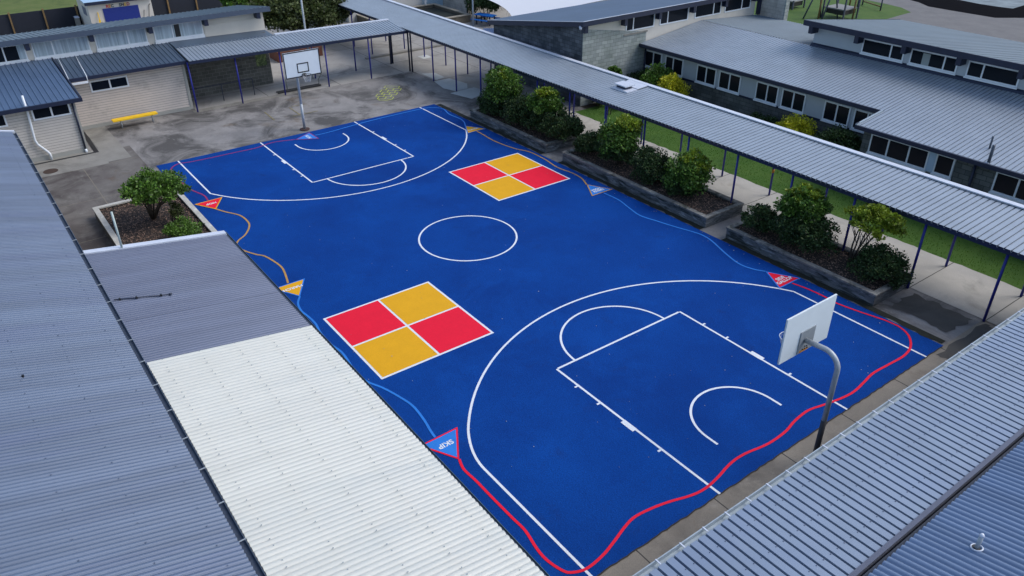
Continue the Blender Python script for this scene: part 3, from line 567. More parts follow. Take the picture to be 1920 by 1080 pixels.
# ================================================================ WINDOWS
def windowX(parent, X, y0, y1, z0, z1, mull, d=.07, sill=0, curtain=None, fw=.06, side=-1):
    """window in a wall whose outer face is at x = X, facing -X (side -1)"""
    w = MB(); xo = X+side*.035; a, b = sorted((xo, X+.05)); y0, y1 = min(y0,y1), max(y0,y1)
    w.box(a, b, y0, y1, z0, z0+fw).box(a, b, y0, y1, z1-fw, z1).box(a, b, y0, y0+fw, z0+fw, z1-fw).box(a, b, y1-fw, y1, z0+fw, z1-fw)
    for m in mull: w.box(a, b, m-fw*.55, m+fw*.55, z0+fw, z1-fw)
    o = w.build('window', white, parent)
    if sill: MB().box(X-.09, X-.002, y0-.03, y1+.03, z0-sill, z0-.003).build('sill', white, o)
    MB().box(X-.012, X+.0, y0+fw, y1-fw, z0+fw, z1-fw).build('pane', curtain or glass, o); return o
def windowY(parent, Y, x0, x1, z0, z1, mull, fw=.06, fm=None):
    w = MB(); a, b = Y-.05, Y+.035; x0, x1 = min(x0,x1), max(x0,x1)
    w.box(x0, x1, a, b, z0, z0+fw).box(x0, x1, a, b, z1-fw, z1).box(x0, x0+fw, a, b, z0+fw, z1-fw).box(x1-fw, x1, a, b, z0+fw, z1-fw)
    for m in mull: w.box(m-fw*.55, m+fw*.55, a, b, z0+fw, z1-fw)
    o = w.build('window', fm or white, parent)
    MB().box(x0-.03, x1+.03, Y+.002, Y+.08, z0-.07, z0-.003).build('sill', fm or white, o)
    MB().box(x0+fw, x1-fw, Y, Y+.012, z0+fw, z1-fw).build('pane', glass, o); return o
# curtain behind glass: reads as pale pleated cloth through the reflection
def curtainmat():
    m = bpy.data.materials.new('curtained glass'); m.use_nodes = True; n = m.node_tree.nodes; l = m.node_tree.links; b = n['Principled BSDF']; b.inputs['Roughness'].default_value = .12; b.inputs['Specular IOR Level'].default_value = .7
    g = n.new('ShaderNodeNewGeometry'); mp = n.new('ShaderNodeMapping'); mp.inputs['Scale'].default_value = (0, 9, .35); l.new(g.outputs['Position'], mp.inputs[0]); t = n.new('ShaderNodeTexNoise'); t.inputs['Scale'].default_value = 1; t.inputs['Detail'].default_value = 3; l.new(mp.outputs[0], t.inputs['Vector'])
    r = n.new('ShaderNodeValToRGB'); r.color_ramp.elements[0].position = .36; r.color_ramp.elements[0].color = (.32,.39,.43,1); r.color_ramp.elements[1].position = .6; r.color_ramp.elements[1].color = (.50,.59,.64,1); l.new(t.outputs[0], r.inputs[0]); l.new(r.outputs[0], b.inputs['Base Color']); return m
curt = curtainmat()
def weatherboards(mb, X, y0, y1, z0, z1, step=.125, lap=.030):
    z = z0
    while z < z1-.001:
        z2 = min(z+step-.02, z1); mb.box(X-.012, X-.001, y0, y1, z, z2); z += step
# ================================================================ NORTH WEST BUILDING (B0 + lean-tos)
B = thing('classroom_building', 'beige weatherboard classroom building with curtained high windows and dark lean-to roofs', 'building', (24,8,0))
MB().box(23.9, 28.5, -2.05, 32, 0, 3.36).hexa([(23.9,-2.05,3.362),(28.5,-2.05,3.362),(28.5,32,3.362),(23.9,32,3.362)], [(23.9,-2.05,4.04),(28.5,-2.05,3.40),(28.5,32,3.40),(23.9,32,4.04)]).build('clerestory_wall', cream, B)
rf = MB(); rf.corr((23.3,-2.3,4.25), (5.4,0,-.78), (0,34.5,0), TRAP(.03), .25); rf.build('upper_roof', ROOFS['roof_teal'], B)
MB().box(23.27, 23.32, -2.3, 32, 4.0, 4.245).hexa([(23.33,-2.33,3.98),(28.7,-2.33,3.22),(28.7,-2.28,3.22),(23.33,-2.28,3.98)], [(23.33,-2.33,4.23),(28.7,-2.33,3.46),(28.7,-2.28,3.46),(23.33,-2.28,4.23)]).build('fascia', mat('slate blue fascia', (.06,.085,.13), .5, 0, .1, 3), B)
MB().quad((23.33,-2.27,4.0),(23.89,-2.27,3.96),(23.89,32,3.96),(23.33,32,4.0)).build('soffit', navy, B)
for y in (12.9, 9.97, 7.07, 4.2, 1.3, -1.62):
    MB().box(23.36, 23.898, y-.1, y+.1, 3.66, 3.985).build('beam_end', navy, B)
dk = glass
for (a, b, ms) in ((12.7, 10.05, [11.0]), (9.76, 7.17, [8.85]), (6.88, 4.36, [5.3]), (3.98, 1.41, [3.02])):
    windowX(B, 23.9, a, b, 3.13, 3.92, ms, sill=.16, curtain=curt if a < 12 else glass)
MB().box(23.885, 23.887, 2.62, 2.9, 3.2, 3.86).build('curtain_gap', blk, B); MB().box(23.885, 23.887, 10.1, 10.4, 3.2, 3.86).build('curtain', curt, B)
# lean-to 1
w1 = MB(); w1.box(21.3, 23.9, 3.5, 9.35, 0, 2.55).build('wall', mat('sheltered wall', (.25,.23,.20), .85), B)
MB().box(21.297, 21.2995, 3.58, 9.3, .18, 2.55).build('board_backing', mat('painted gap shadow', (.25,.23,.205), .9), B)  # backing toned dark to paint the shadow lines between boards
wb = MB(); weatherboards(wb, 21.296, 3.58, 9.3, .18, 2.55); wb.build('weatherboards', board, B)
MB().box(21.25, 21.299, 3.44, 3.58, .02, 2.52).box(21.25, 21.299, 3.58, 9.3, 0, .17).build('corner_board', mat('grey corner board', (.34,.34,.31), .8), B)
MB().corr((20.85,3.38,2.64), (3.03,0,.36), (0,5.75,0), TRAP(.032), .225).build('lean_to_roof', ROOFS['roof_dark'], B)
MB().box(20.76, 20.86, 3.36, 9.1, 2.50, 2.66).build('gutter', navy, B)
MB().box(20.862, 21.24, 3.36, 9.1, 2.50, 2.54).build('eave_lining', navy, B)
windowX(B, 21.28, 6.28, 8.05, 1.74, 2.30, [7.14], fw=.07)
# lean-to 2
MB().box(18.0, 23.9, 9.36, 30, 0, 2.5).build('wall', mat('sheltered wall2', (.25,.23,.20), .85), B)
MB().box(17.997, 17.9995, 9.44, 30, .2, 2.5).build('board_backing', MATS['painted gap shadow'], B)
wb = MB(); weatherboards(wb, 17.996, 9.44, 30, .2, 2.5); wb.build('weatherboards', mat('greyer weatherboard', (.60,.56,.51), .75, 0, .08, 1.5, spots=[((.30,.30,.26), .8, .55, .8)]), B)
MB().box(17.95, 17.999, 9.30, 9.44, .02, 2.48).box(17.95, 17.999, 9.44, 30, 0, .19).build('corner_board', MATS['grey corner board'], B)
MB().corr((17.68,9.1,2.56), (6.2,0,.50), (0,21,0), TRAP(.034), .235).build('lean_to_roof', mat('mid slate blue roofing', (.09,.145,.24), .40, .2, .15, 1, .04, 30), B)
MB().box(17.58, 17.69, 9.0, 30, 2.41, 2.58).build('gutter', navy, B); MB().box(17.70, 17.94, 9.0, 30, 2.41, 2.45).hexa([(17.69,9.0,2.45),(23.85,9.0,2.92),(23.85,9.06,2.92),(17.69,9.06,2.45)],[(17.69,9.0,2.60),(23.85,9.0,3.10),(23.85,9.06,3.10),(17.69,9.06,2.60)]).build('eave_lining', navy, B)
windowX(B, 17.98, 9.54, 11.09, 1.83, 2.38, [10.31], fw=.07); windowX(B, 17.98, 12.1, 13.6, 1.80, 2.38, [12.85], fw=.07)
MB().tube([(17.9,9.42,2.42),(17.9,9.42,.15)], .04, 8).build('downpipe', navy, B, True); MB().tube([(17.9,9.42,.15),(17.85,9.42,.0)], .055, 8).build('downpipe', white, B, True)
MB().tube([(17.86,11.23,3.02),(17.86,11.23,2.3),(17.86,11.30,1.0),(17.86,11.25,.80),(17.85,10.98,.42),(17.84,10.9,.28),(17.83,10.9,.0)], .05, 10).build('vent_pipe', white, B, True)
pipe2 = B
ld = thing('roof_ladder_rail', 'pair of thin white roof rails over the lean-to gutter', 'railing', (20.8,8.6,2.6))
for y in (8.95, 8.15): MB().tube([(23.5,y-.15,3.05),(20.75,y,2.72),(20.7,y,2.45)], .018, 6).build('rail', white, ld, True)
MB().box(20.66, 20.74, 8.15, 8.9, 2.38, 2.47).build('step', white, ld)
# recessed block wall
MB().box(23.28, 23.5, -1.82, 3.5, 0, 2.9).build('block_wall', brick_w, B)
gp = MB(); gp.box(23.262, 23.279, -1.62, -1.0, 1.1, 1.95).build('painted_panel', mat('green mural paint', (.09,.14,.05), .8, 0, .5, 3, spots=[((.20,.24,.10), 5, .5, .6), ((.03,.04,.03), 7, .55, .65)]), B)
MB().box(23.87, 23.899, -2.05, 1.34, 2.9, 3.6).build('lower_panel', cream, B)
def metalrail(label, x, ya, yb, z, posts, leanz=0):
    t = thing('steel_rail', label, 'railing', (x, (ya+yb)/2, 0), 'steel rails under the walkway')
    MB().tube([(x,ya,z),(x,yb,z)], .022, 8).build('rail', navy, t, True)
    for y in posts: MB().tube([(x,y,0),(x,y,z)], .022, 8).build('post', navy, t, True)
metalrail('dark steel rail in front of the recessed block wall', 21.7, 3.35, -.1, .92, (1.65, -.09))
br_ = thing('bike_rack', 'low dark steel bike rack under the walkway behind the far hoop', 'bike rack', (21.1,-2.6,0))
MB().tube([(21.15,-1.8,0),(21.15,-1.8,.75)], .025, 8).tube([(21.2,-3.75,0),(21.1,-3.72,.4),(21.05,-3.9,.7)], .02, 8).build('frame', mat('olive grey steel', (.10,.11,.09), .6), br_, True)
MB().box(21.0, 21.12, -3.8, -1.2, .02, .10).box(21.3, 21.34, -3.8, -1.2, .02, .08).build('base_rail', mat('worn black steel', (.035,.035,.035), .7, 0, .4, 20), br_)
pb = thing('planter_crate', 'rust brown timber planter crate behind the far hoop', 'planter', (28,-5.3,0))
MB().box(27.3, 27.42, -6.8, -3.8, 0, .62).box(28.9, 29.02, -6.8, -3.8, 0, .62).box(27.42, 28.9, -6.8, -6.68, 0, .62).box(27.42, 28.9, -3.92, -3.8, 0, .62).build('side', rustw, pb); MB().box(27.42, 28.9, -6.68, -3.92, .1, .5).build('soil', mulch, pb)
# bench
bn = thing('bench', 'long bright yellow bench against the beige weatherboard wall', 'bench', (20.4,6.45,0))
k = MB()
for i in range(3): k.box(20.24+i*.13, 20.36+i*.13, 5.48, 7.62, .40, .47)
k.build('seat', yellow, bn)
for y in (5.75, 7.25): MB().tube([(20.33,y,0),(20.33,y,.398)], .025, 8).tube([(20.5,y,0),(20.5,y,.398)], .025, 8).build('leg', galv, bn, True)
mh = thing('manhole_cover', 'rusty round manhole cover in the slab paving by the left building', 'manhole cover', (16.35,11.2,0)); MB().tube([(16.35,11.2,.0),(16.35,11.2,.012)], .30, 24).build('lid', mat('rusty iron', (.06,.035,.025), .8, 0, .3, 12), mh)
struct('drain_trench', MB().quad((17.7,8.95,.006),(20.9,8.9,.006),(20.9,9.05,.006),(17.7,9.15,.006)).quad((17.55,8.95,.006),(17.7,8.95,.006),(17.7,14,.006),(17.55,14,.006)), blk)
# ================================================================ WALKWAYS
def walkpost(parent, x, y, z1, m=postblue, r=.042): return MB().tube([(x,y,0),(x,y,z1)], r, 10).build('post', m, parent, True)
WK = thing('covered_walkway', 'long covered walkway with pale ribbed roof and blue posts running past the planters', 'covered walkway', (0,-10.8,0), 'covered walkways round the court')
XF, XN = 42.0, -24.0
rib = [(0,0),(.37,0),(.39,-.055),(.58,-.055),(.60,0)]
MB().corr((XN,-9.32,2.56), (0,-2.78,.15), (XF-XN,0,0), rib, .197).build('roof', ROOFS['roof_walk'], WK)
MB().hexa([(XN,-12.32,2.70),(XF,-12.32,2.70),(XF,-12.06,2.73),(XN,-12.06,2.73)], [(XN,-12.32,2.76),(XF,-12.32,2.76),(XF,-12.06,2.77),(XN,-12.06,2.77)]).build('ridge_flashing', flash, WK)
MB().box(XN, XF, -9.43, -9.36, 2.38, 2.55).build('fascia', navy, WK); MB().box(XN, XF, -12.05, -11.95, 2.52, 2.66).build('beam', navy, WK)
for i in range(-3, 22):
    x = 20.37-i*2.465 if i >= 0 else 20.37-i*2.6
    if abs(x-20.37) > .1: walkpost(WK, x, -9.52, 2.4)
    walkpost(WK, x, -11.93, 2.55)
for x, y in ((20.37,-9.52),(20.6,-9.48),(22.8,-9.5),(22.75,-9.35)): walkpost(WK, x, y, 2.42, navy, .05)
MB().tube([(-4.28,-11.93,.98),(-4.28,-11.93,1.14)], .05, 10).build('orange_band', mat('orange band', (.45,.17,.02), .7), WK, True)
vb = thing('roof_vent', 'low white roof vent box on the long walkway roof', 'roof vent', (3.6,-11.1,2.66))
MB().box(3.1, 4.1, -11.4, -10.75, 2.64, 2.70).build('flashing', flash, vb); MB().box(3.42, 4.0, -11.35, -10.95, 2.70, 2.82).build('body', navy, vb); MB().box(3.33, 4.08, -11.44, -10.86, 2.822, 2.87).build('lid', flash, vb); MB().hexa([(3.1,-12.05,2.745),(4.35,-12.05,2.745),(4.1,-11.41,2.70),(3.1,-11.41,2.70)], [(3.1,-12.05,2.765),(4.35,-12.05,2.765),(4.1,-11.41,2.725),(3.1,-11.41,2.725)]).build('apron', flash, vb)
CW = thing('covered_walkway', 'short covered walkway roof crossing from the beige classroom to the long walkway', 'covered walkway', (21.6,-3,0), 'covered walkways round the court')
zL, zR = 2.68, 2.46
def tilt(y): return zR+(zL-zR)*(y+9.4)/12.8
k = MB(); k.corr((20.45,-9.33,zR+.01), (2.2,0,.24), (0,12.7,zL-zR), TRAP(.032), .2); k.build('roof', ROOFS['roof_walk'], CW)
MB().hexa([(22.55,-9.33,zR+.25),(22.75,-9.33,zR+.25),(22.75,-2.1,tilt(-2.1)+.25),(22.55,-2.1,tilt(-2.1)+.25)], [(22.55,-9.33,zR+.31),(22.75,-9.33,zR+.31),(22.75,-2.1,tilt(-2.1)+.31),(22.55,-2.1,tilt(-2.1)+.31)]).build('ridge_flashing', flash, CW)
MB().hexa([(22.56,-2.0,tilt(-2)+.20),(23.88,-2.0,tilt(-2)+.26),(23.88,3.36,zL+.28),(22.56,3.36,zL+.20)], [(22.56,-2.0,tilt(-2)+.27),(23.88,-2.0,tilt(-2)+.33),(23.88,3.36,zL+.35),(22.56,3.36,zL+.27)]).build('roof_apron', ROOFS['roof_dark'], CW)
MB().hexa([(20.40,-9.33,zR-.14),(20.46,-9.33,zR-.14),(20.46,3.4,zL-.14),(20.40,3.4,zL-.14)], [(20.40,-9.33,zR+.0),(20.46,-9.33,zR+.0),(20.46,3.4,zL+.0),(20.40,3.4,zL+.0)]).build('fascia', navy, CW)
for y in (3.42, .98, -1.46, -4.12, -6.85): walkpost(CW, 20.62, y, tilt(y)-.08)
for y in (-4.2, -6.88): walkpost(CW, 22.7, y, tilt(y)+.1)
# ================================================================ LEFT FOREGROUND BUILDING & CANOPY
LB = thing('corrugated_roof_building', 'long building with blue grey corrugated roof filling the left foreground', 'building', (-5,15,0))
s_ = .26; L_ = 7.5
MB().corr((12.72,12.28,3.06), (0,L_,L_*s_), (-42,0,0), WAVE(.025), .102, 1).build('roof', ROOFS['roof_steel'], LB, True)
MB().hexa([(12.70,12.2,3.0),(12.84,12.2,3.0),(12.84,12.3+L_,3.02+L_*s_),(12.70,12.3+L_,3.02+L_*s_)], [(12.70,12.2,3.09),(12.84,12.2,3.09),(12.84,12.3+L_,3.11+L_*s_),(12.70,12.3+L_,3.11+L_*s_)]).build('barge_flashing', flash, LB)
gx0, gx1 = -29, 12.86; g = MB(); g.box(gx0, gx1, 12.165, 12.175, 2.93, 3.04).box(gx0, gx1, 12.175, 12.29, 2.92, 2.935).box(gx0, gx1, 12.29, 12.30, 2.92, 3.0)
g.build('gutter', mat('slate gutter steel', (.10,.135,.19), .5, .2, .2, 3), LB); MB().box(gx0, gx1-.02, 12.176, 12.288, 2.936, 2.985).build('gutter_fill', gutterd, LB)  # added filler in the gutter's inside tone, raised to catch light
x = 11.9
while x > -13.5: MB().box(x-.01, x+.01, 12.16, 12.31, 3.04, 3.052).build('gutter_strap', galv, LB); x -= 1.03
k = MB(); rnd = random.Random(5)
for j in range(8):
    for i in range(170):
        x = 12.5-i*.25; y = 12.6+j*.92; k.box(x-.008, x+.008, y-.008, y+.008, 3.06+(y-12.28)*s_+.010, 3.06+(y-12.28)*s_+.021)
k.build('roof_screws', mat('dull screw heads', (.10,.13,.19), .6), LB)['kind'] = 'stuff'
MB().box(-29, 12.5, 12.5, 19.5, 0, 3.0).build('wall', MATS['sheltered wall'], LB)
MB().tube([(-5.6,14.4,3.55),(-5.6,14.38,3.66)], .025, 8).build('roof_bolt', blk, LB)
CN = thing('court_canopy', 'lean-to canopy roof between the left building and the court, half grey and half white sheeting', 'canopy', (-8,10,0))
sc = .143; Lc = 3.82
MB().corr((.78,8.34,2.41), (0,Lc,Lc*sc), (-6.37,0,0), WAVE(.020), .105, 1).build('grey_roof_sheets', ROOFS['roof_patio'], CN, True)
MB().corr((-5.56,8.32,2.418), (0,Lc,Lc*sc), (-23,0,0), WAVE(.018), .120, 1).build('white_roof_sheets', ROOFS['roof_clear'], CN, True)
MB().hexa([(.68,8.30,2.38),(.90,8.30,2.38),(.90,8.34+Lc,2.38+Lc*sc),(.68,8.34+Lc,2.38+Lc*sc)], [(.68,8.30,2.445),(.90,8.30,2.445),(.90,8.34+Lc,2.445+Lc*sc),(.68,8.34+Lc,2.445+Lc*sc)]).build('barge_flashing', flash, CN)
g = MB(); g.box(-28, .9, 8.25, 8.26, 2.32, 2.40).box(-28, .9, 8.26, 8.35, 2.315, 2.33).box(-28, .9, 8.35, 8.36, 2.315, 2.38); g.build('gutter', mat('teal grey gutter', (.09,.15,.18), .5, .2, .2, 3), CN)
MB().box(-28, .88, 8.261, 8.348, 2.331, 2.372).build('gutter_fill', gutterd, CN)  # filler strip added inside the gutter, set high to get light
k = MB()
for y in (8.62, 9.42, 10.22, 11.02, 11.82):
    i = 0
    while True:
        x = -5.62-.27*i-(.10 if i % 2 else 0); i += 1
        if x < -17: break
        z = 2.418+(y-8.32)*sc+.014; k.tube([(x,y,z),(x,y,z+.010)], .013, 6)
k.build('roof_screws', mat('steel screw caps', (.42,.46,.46), .5, .3), CN)['kind'] = 'stuff'
k = MB()
for x in (-3.55, -1.6): k.hexa([(x,8.36,2.415),(x+.009,8.36,2.415),(x+.009,12.1,2.415+3.74*sc),(x,12.1,2.415+3.74*sc)], [(x,8.36,2.426),(x+.009,8.36,2.426),(x+.009,12.1,2.426+3.74*sc),(x,12.1,2.426+3.74*sc)])
k.build('sheet_lap', mat('dark lap shadow steel', (.09,.10,.14), .6), CN)  # dark strips paint the shadow line at each sheet lap
for x in (.5, -2.9, -6.3, -9.7, -13.1, -16.5): MB().box(x-.045, x+.045, 8.40, 8.49, 0, 2.34).build('post', galv, CN)
MB().box(-20, .7, 8.41, 8.48, 2.2, 2.34).build('beam', galv, CN)
for y in (8.62, 9.42, 10.22, 11.02, 11.82): z = 2.418+(y-8.32)*sc-.035; MB().box(-22, -5.6, y-.035, y+.035, z-.05, z).build('purlin', wood, CN)
cpz = lambda y: 2.41+(y-8.34)*sc
t = thing('conduit_pipe', 'thin dark conduit pipe lying across the grey canopy roof', 'pipe', (-2.5,11.4,2.9))
MB().tube([(-2.38,12.08,cpz(12.08)+.04),(-2.62,10.85,cpz(10.85)+.04)], .016, 8).tube([(-2.62,10.85,cpz(10.85)+.04),(-2.66,10.8,cpz(10.8)+.07)], .03, 8).build('pipe', mat('dark conduit', (.04,.05,.08), .6), t, True)
k = MB()
for f in (.1,.4,.85): y = 12.08-1.23*f; x = -2.38-.24*f; k.box(x-.03, x+.03, y-.02, y+.02, cpz(y)+.015, cpz(y)+.065)
k.build('clip', blk, t)
t = thing('vent_pipe', 'slim pale vent pipe rising from the canopy corner beside the planter', 'pipe', (.75,11.2,2.8))
MB().tube([(.72,11.2,cpz(11.2)),(.72,11.2,cpz(11.2)+1.15)], .03, 10).build('pipe', mat('pale green pipe', (.42,.50,.48), .5), t, True)
# ================================================================ SOUTH EAST ROOFS
SE = thing('covered_walkway', 'covered walkway with deep dark ribs and white gutter in the right foreground', 'covered walkway', (-17,-2,0), 'covered walkways round the court')
MB().corr((-18.08,-16,2.66), (2.05,0,-.055), (0,30,0), [(0,0),(.36,0),(.38,-.075),(.60,-.075),(.62,0)], .196).build('roof', mat('pale blue ribbed roofing', (.25,.31,.40), .42, .3, .12, .9, .04, 30, spots=[((.21,.27,.38), .4, .5, .75)]), SE)
g = MB(); g.box(-15.93, -15.91, -16, 14, 2.50, 2.61).box(-16.06, -15.93, -16, 14, 2.50, 2.515); g.build('gutter', gutterm, SE)
y = -6.6
while y < 8: MB().box(-16.03, -15.905, y-.012, y+.012, 2.61, 2.622).build('gutter_strap', flash, SE); y += .58
MB().hexa([(-18.13,-16,2.60),(-18.04,-16,2.60),(-18.04,14,2.60),(-18.13,14,2.60)], [(-18.13,-16,2.715),(-18.04,-16,2.695),(-18.04,14,2.695),(-18.13,14,2.715)]).build('ridge_flashing', mat('mauve grey flashing', (.12,.13,.175), .5, .1, .1, 3), SE)
k = MB(); rnd = random.Random(9)
for j, xx in enumerate((-16.35, -16.95, -17.6)):
    for i in range(int(26/.196)):
        y = -12+(i+.30)*.196
        k.box(xx-.009, xx+.009, y-.009, y+.009, 2.66-.055*(xx+18.08)/2.05+.001, 2.66-.055*(xx+18.08)/2.05+.012)
k.build('roof_screws', mat('screw heads blue grey', (.12,.15,.22), .5), SE)['kind'] = 'stuff'
MB().box(-18.1, -18.0, -16, 14, 2.35, 2.59).box(-16.2, -16.12, -16, 14, 2.35, 2.49).build('beam', navy, SE)
for y in (10, 5.2, .4, -4.4, -9.2): walkpost(SE, -16.35, y, 2.42)
SB_ = thing('corrugated_roof_building', 'building with corrugated blue roof and small flue in the bottom right corner', 'building', (-20,0,0))
s2 = .22; L2 = 7
MB().corr((-18.27,-16,2.80), (-L2,0,L2*s2), (0,30,0), WAVE(.032), .135, 1).build('roof', mat('bright blue grey corrugate', (.19,.265,.40), .42, .3, .2, 1.4, .04, 30, stretch=(.1,1.1,.1)), SB_, True)
MB().box(-18.26, -18.16, -16, 14, 2.60, 2.62).build('gutter', gutterd, SB_); MB().box(-25, -18.4, -16, 14, 0, 2.6).build('wall', MATS['sheltered wall'], SB_)
fz = 2.80+(19.08-18.27)*s2
fl = thing('flue_pipe', 'small galvanised flue pipe with white collar on the corner roof', 'flue', (-19.08,2.63,fz))
MB().tube([(-19.08,2.63,fz),(-19.08,2.63,fz+.30)], .036, 14).build('pipe', galv, fl, True); MB().tube([(-19.08,2.63,fz+.30),(-19.08,2.63,fz+.345)], [.045,.025], 14).build('cap', flash, fl, True)
MB().tube([(-19.08+.085*math.cos(R(a)), 2.63+.085*math.sin(R(a)), fz+.03-.085*math.cos(R(a))*s2) for a in range(0, 361, 24)], .014, 6, False).build('collar', flash, fl, True); MB().tube([(-19.08,2.63,fz-.02),(-19.08,2.63,fz+.024)], .075, 16).build('boot', blk, fl)
# ================================================================ NORTH EAST: block hall
NB = thing('block_hall', 'concrete block hall with mono pitched blue roof and clerestory windows beyond the long walkway', 'building', (13,-20,0))
zt = lambda x: 4.28-.16*(x-9.1)
MB().hexa([(9.12,-27,0),(17.05,-27,0),(17.05,-13.32,0),(9.12,-13.32,0)], [(9.12,-27,zt(9.12)),(17.05,-27,zt(17.05)),(17.05,-13.32,zt(17.05)),(9.12,-13.32,zt(9.12))]).build('core_wall', cream, NB)
MB().hexa([(9.1,-13.318,0),(17.06,-13.318,0),(17.06,-13.3,0),(9.1,-13.3,0)], [(9.1,-13.318,zt(9.1)),(17.06,-13.318,zt(17.06)),(17.06,-13.3,zt(17.06)),(9.1,-13.3,zt(9.1))]).build('block_wall', brick_shade, NB)
MB().hexa([(9.08,-17.85,0),(9.118,-17.85,0),(9.118,-13.29,0),(9.08,-13.29,0)], [(9.08,-17.85,3.30),(9.118,-17.85,3.30),(9.118,-13.29,4.02),(9.08,-13.29,4.02)]).build('block_wall', brick_l, NB)
MB().box(9.04, 9.079, -17.9, -16.15, 3.28, 3.36).build('ledge', edgec, NB)
MB().corr((8.75,-12.98,4.50), (8.4,0,-1.345), (0,-16,0), WAVE(.010), .15).build('roof', ROOFS['roof_navy'], NB, True)
MB().box(8.70, 8.75, -29, -12.97, 4.25, 4.49).build('fascia', navy, NB)
MB().hexa([(8.70,-12.96,4.25),(17.15,-12.96,2.90),(17.15,-12.92,2.90),(8.70,-12.92,4.25)], [(8.70,-12.96,4.50),(17.15,-12.96,3.16),(17.15,-12.92,3.16),(8.70,-12.92,4.50)]).build('fascia', navy, NB)
MB().hexa([(8.68,-12.96,4.502),(17.15,-12.96,3.162),(17.15,-12.90,3.162),(8.68,-12.90,4.502)], [(8.68,-12.96,4.515),(17.15,-12.96,3.175),(17.15,-12.90,3.175),(8.68,-12.90,4.515)]).box(8.68,8.74,-29,-12.97,4.502,4.515).build('roof_edge', flash, NB)
MB().quad((8.76,-12.97,4.24),(9.07,-12.97,4.2),(9.07,-29,4.2),(8.76,-29,4.24)).quad((8.76,-12.97,4.24),(17.1,-12.97,2.95),(17.1,-13.28,2.95),(8.76,-13.28,4.24)).build('soffit', navy, NB)
for y in (-13.25, -16.0, -18.55, -21.25, -23.95, -26.6): MB().box(8.78, 9.078, y-.1, y+.1, 3.88, 4.24).build('beam_end', navy, NB)
for a, b, m in ((-16.3,-18.42,-16.83), (-18.85,-21.1,-19.45), (-21.65,-23.85,-23.2), (-24.2,-26.5,-25.7)): windowX(NB, 9.12, a, b, 3.47, 4.2, [m], fw=.06)
sc_ = thing('security_camera', 'white security camera under the roof corner of the block hall', 'camera', (8.9,-12.9,4.2)); MB().tube([(8.95,-13.2,4.2),(8.95,-12.95,4.2)], .03, 8).tube([(8.95,-12.95,4.22),(8.8,-12.85,4.15)], .07, 10).build('body', flash, sc_, True)
MB().box(7.25, 9.07, -27.6, -27.25, 0, 4.9).build('block_wing', brick_p, NB); MB().box(8.85, 9.05, -27.24, -27.05, 3.05, 5).build('downpipe', navy, NB)
MB().box(7.15,7.249,-27.6,-27.25,0,4.9).build('block_wing', brick_l, NB)
# low classroom + clerestory
NC = thing('classroom_block', 'low classroom block with pale blue ribbed roof, white windows and raised clerestory on the right', 'building', (0,-20,0))
zl = lambda y: 2.72+.125*(-17.42-y); rr2 = ROOFS['roof_walk']
k = MB(); k.corr((9.06,-17.42,zl(-17.42)), (0,-4.78,4.78*.125), (-14.4,0,0), [(0,0),(.38,0),(.40,-.05),(.58,-.05),(.60,0)], .19)
k.corr((-5.34,-15.62,zl(-15.62)), (0,-6.58,6.58*.125), (-20,0,0), [(0,0),(.38,0),(.40,-.05),(.58,-.05),(.60,0)], .19); k.build('roof', rr2, NC)
MB().corr((9.06,-22.2,zl(-22.2)+.004), (0,-5.0,-.33), (-7.8,0,0), [(0,0),(.3,0),(.4,.02),(.6,.02),(.7,0)], .17).build('back_roof', ROOFS['roof_teal'], NC)
MB().box(-5.34, 9.06, -17.42, -17.34, 2.56, 2.72).box(-5.30, -5.24, -17.34, -15.6, 2.36, 2.56).box(-26, -5.24, -15.62, -15.54, 2.33, 2.49).build('gutter', navy, NC)
MB().box(-5.4, 9.06, -17.86, -17.42, 2.52, 2.56).box(-26, -5.4, -15.93, -15.62, 2.30, 2.34).build('eave_lining', navy, NC)
MB().hexa([(-5.33,-17.36,2.60),(-5.25,-17.36,2.60),(-5.25,-15.56,2.40),(-5.33,-15.56,2.40)],[(-5.33,-17.36,2.76),(-5.25,-17.36,2.76),(-5.25,-15.56,2.53),(-5.33,-15.56,2.53)]).build('barge', gutterm, NC)
MB().box(-5.5, 9.1, -22.0, -17.92, 0, 2.56).build('wall', shadewall, NC); MB().box(-5.5, 9.08, -17.918, -17.9, 0, 1.36).build('block_base', brick_m, NC)
MB().box(-5.5, 9.08, -17.899, -17.86, 1.33, 1.42).build('ledge', navy, NC)
MB().box(-26, -5.5, -22.0, -15.97, 0, 2.4).build('wall', shadewall, NC)
MB().box(-26, -5.48, -15.968, -15.95, 0, 1.36).box(-5.8, -5.48, -15.968, -15.95, 1.36, 2.3).box(-10.78, -9.32, -15.968, -15.95, 1.36, 2.3).build('block_wall', brick_m, NC)
for a, b, m in ((9.05,7.8,8.42), (7.53,6.25,6.95), (5.29,4.0,4.65), (3.8,2.44,3.12), (1.49,.2,.83), (-.01,-1.3,-.66), (-2.3,-3.6,-2.95), (-3.8,-5.1,-4.45)): windowY(NC, -17.9, a, b, 1.45, 2.33, [m])
windowY(NC, -15.95, -5.83, -8.3, 1.42, 2.22, [-6.62,-7.5]); windowY(NC, -15.95, -8.58, -9.3, 1.42, 2.22, []); windowY(NC, -15.95, -10.8, -13.5, 1.42, 2.22, [-11.62,-12.6])
MB().box(-8.57, -8.31, -15.949, -15.92, 1.42, 2.22).build('window_panel', mat('light blue panel', (.42,.55,.68), .6), NC)
MB().tube([(-10.05,-15.88,2.35),(-10.05,-15.88,0)], .05, 8).build('downpipe', navy, NC, True); MB().tube([(9.0,-17.82,2.6),(9.0,-17.82,0)], .05, 8).build('downpipe', navy, NC, True)
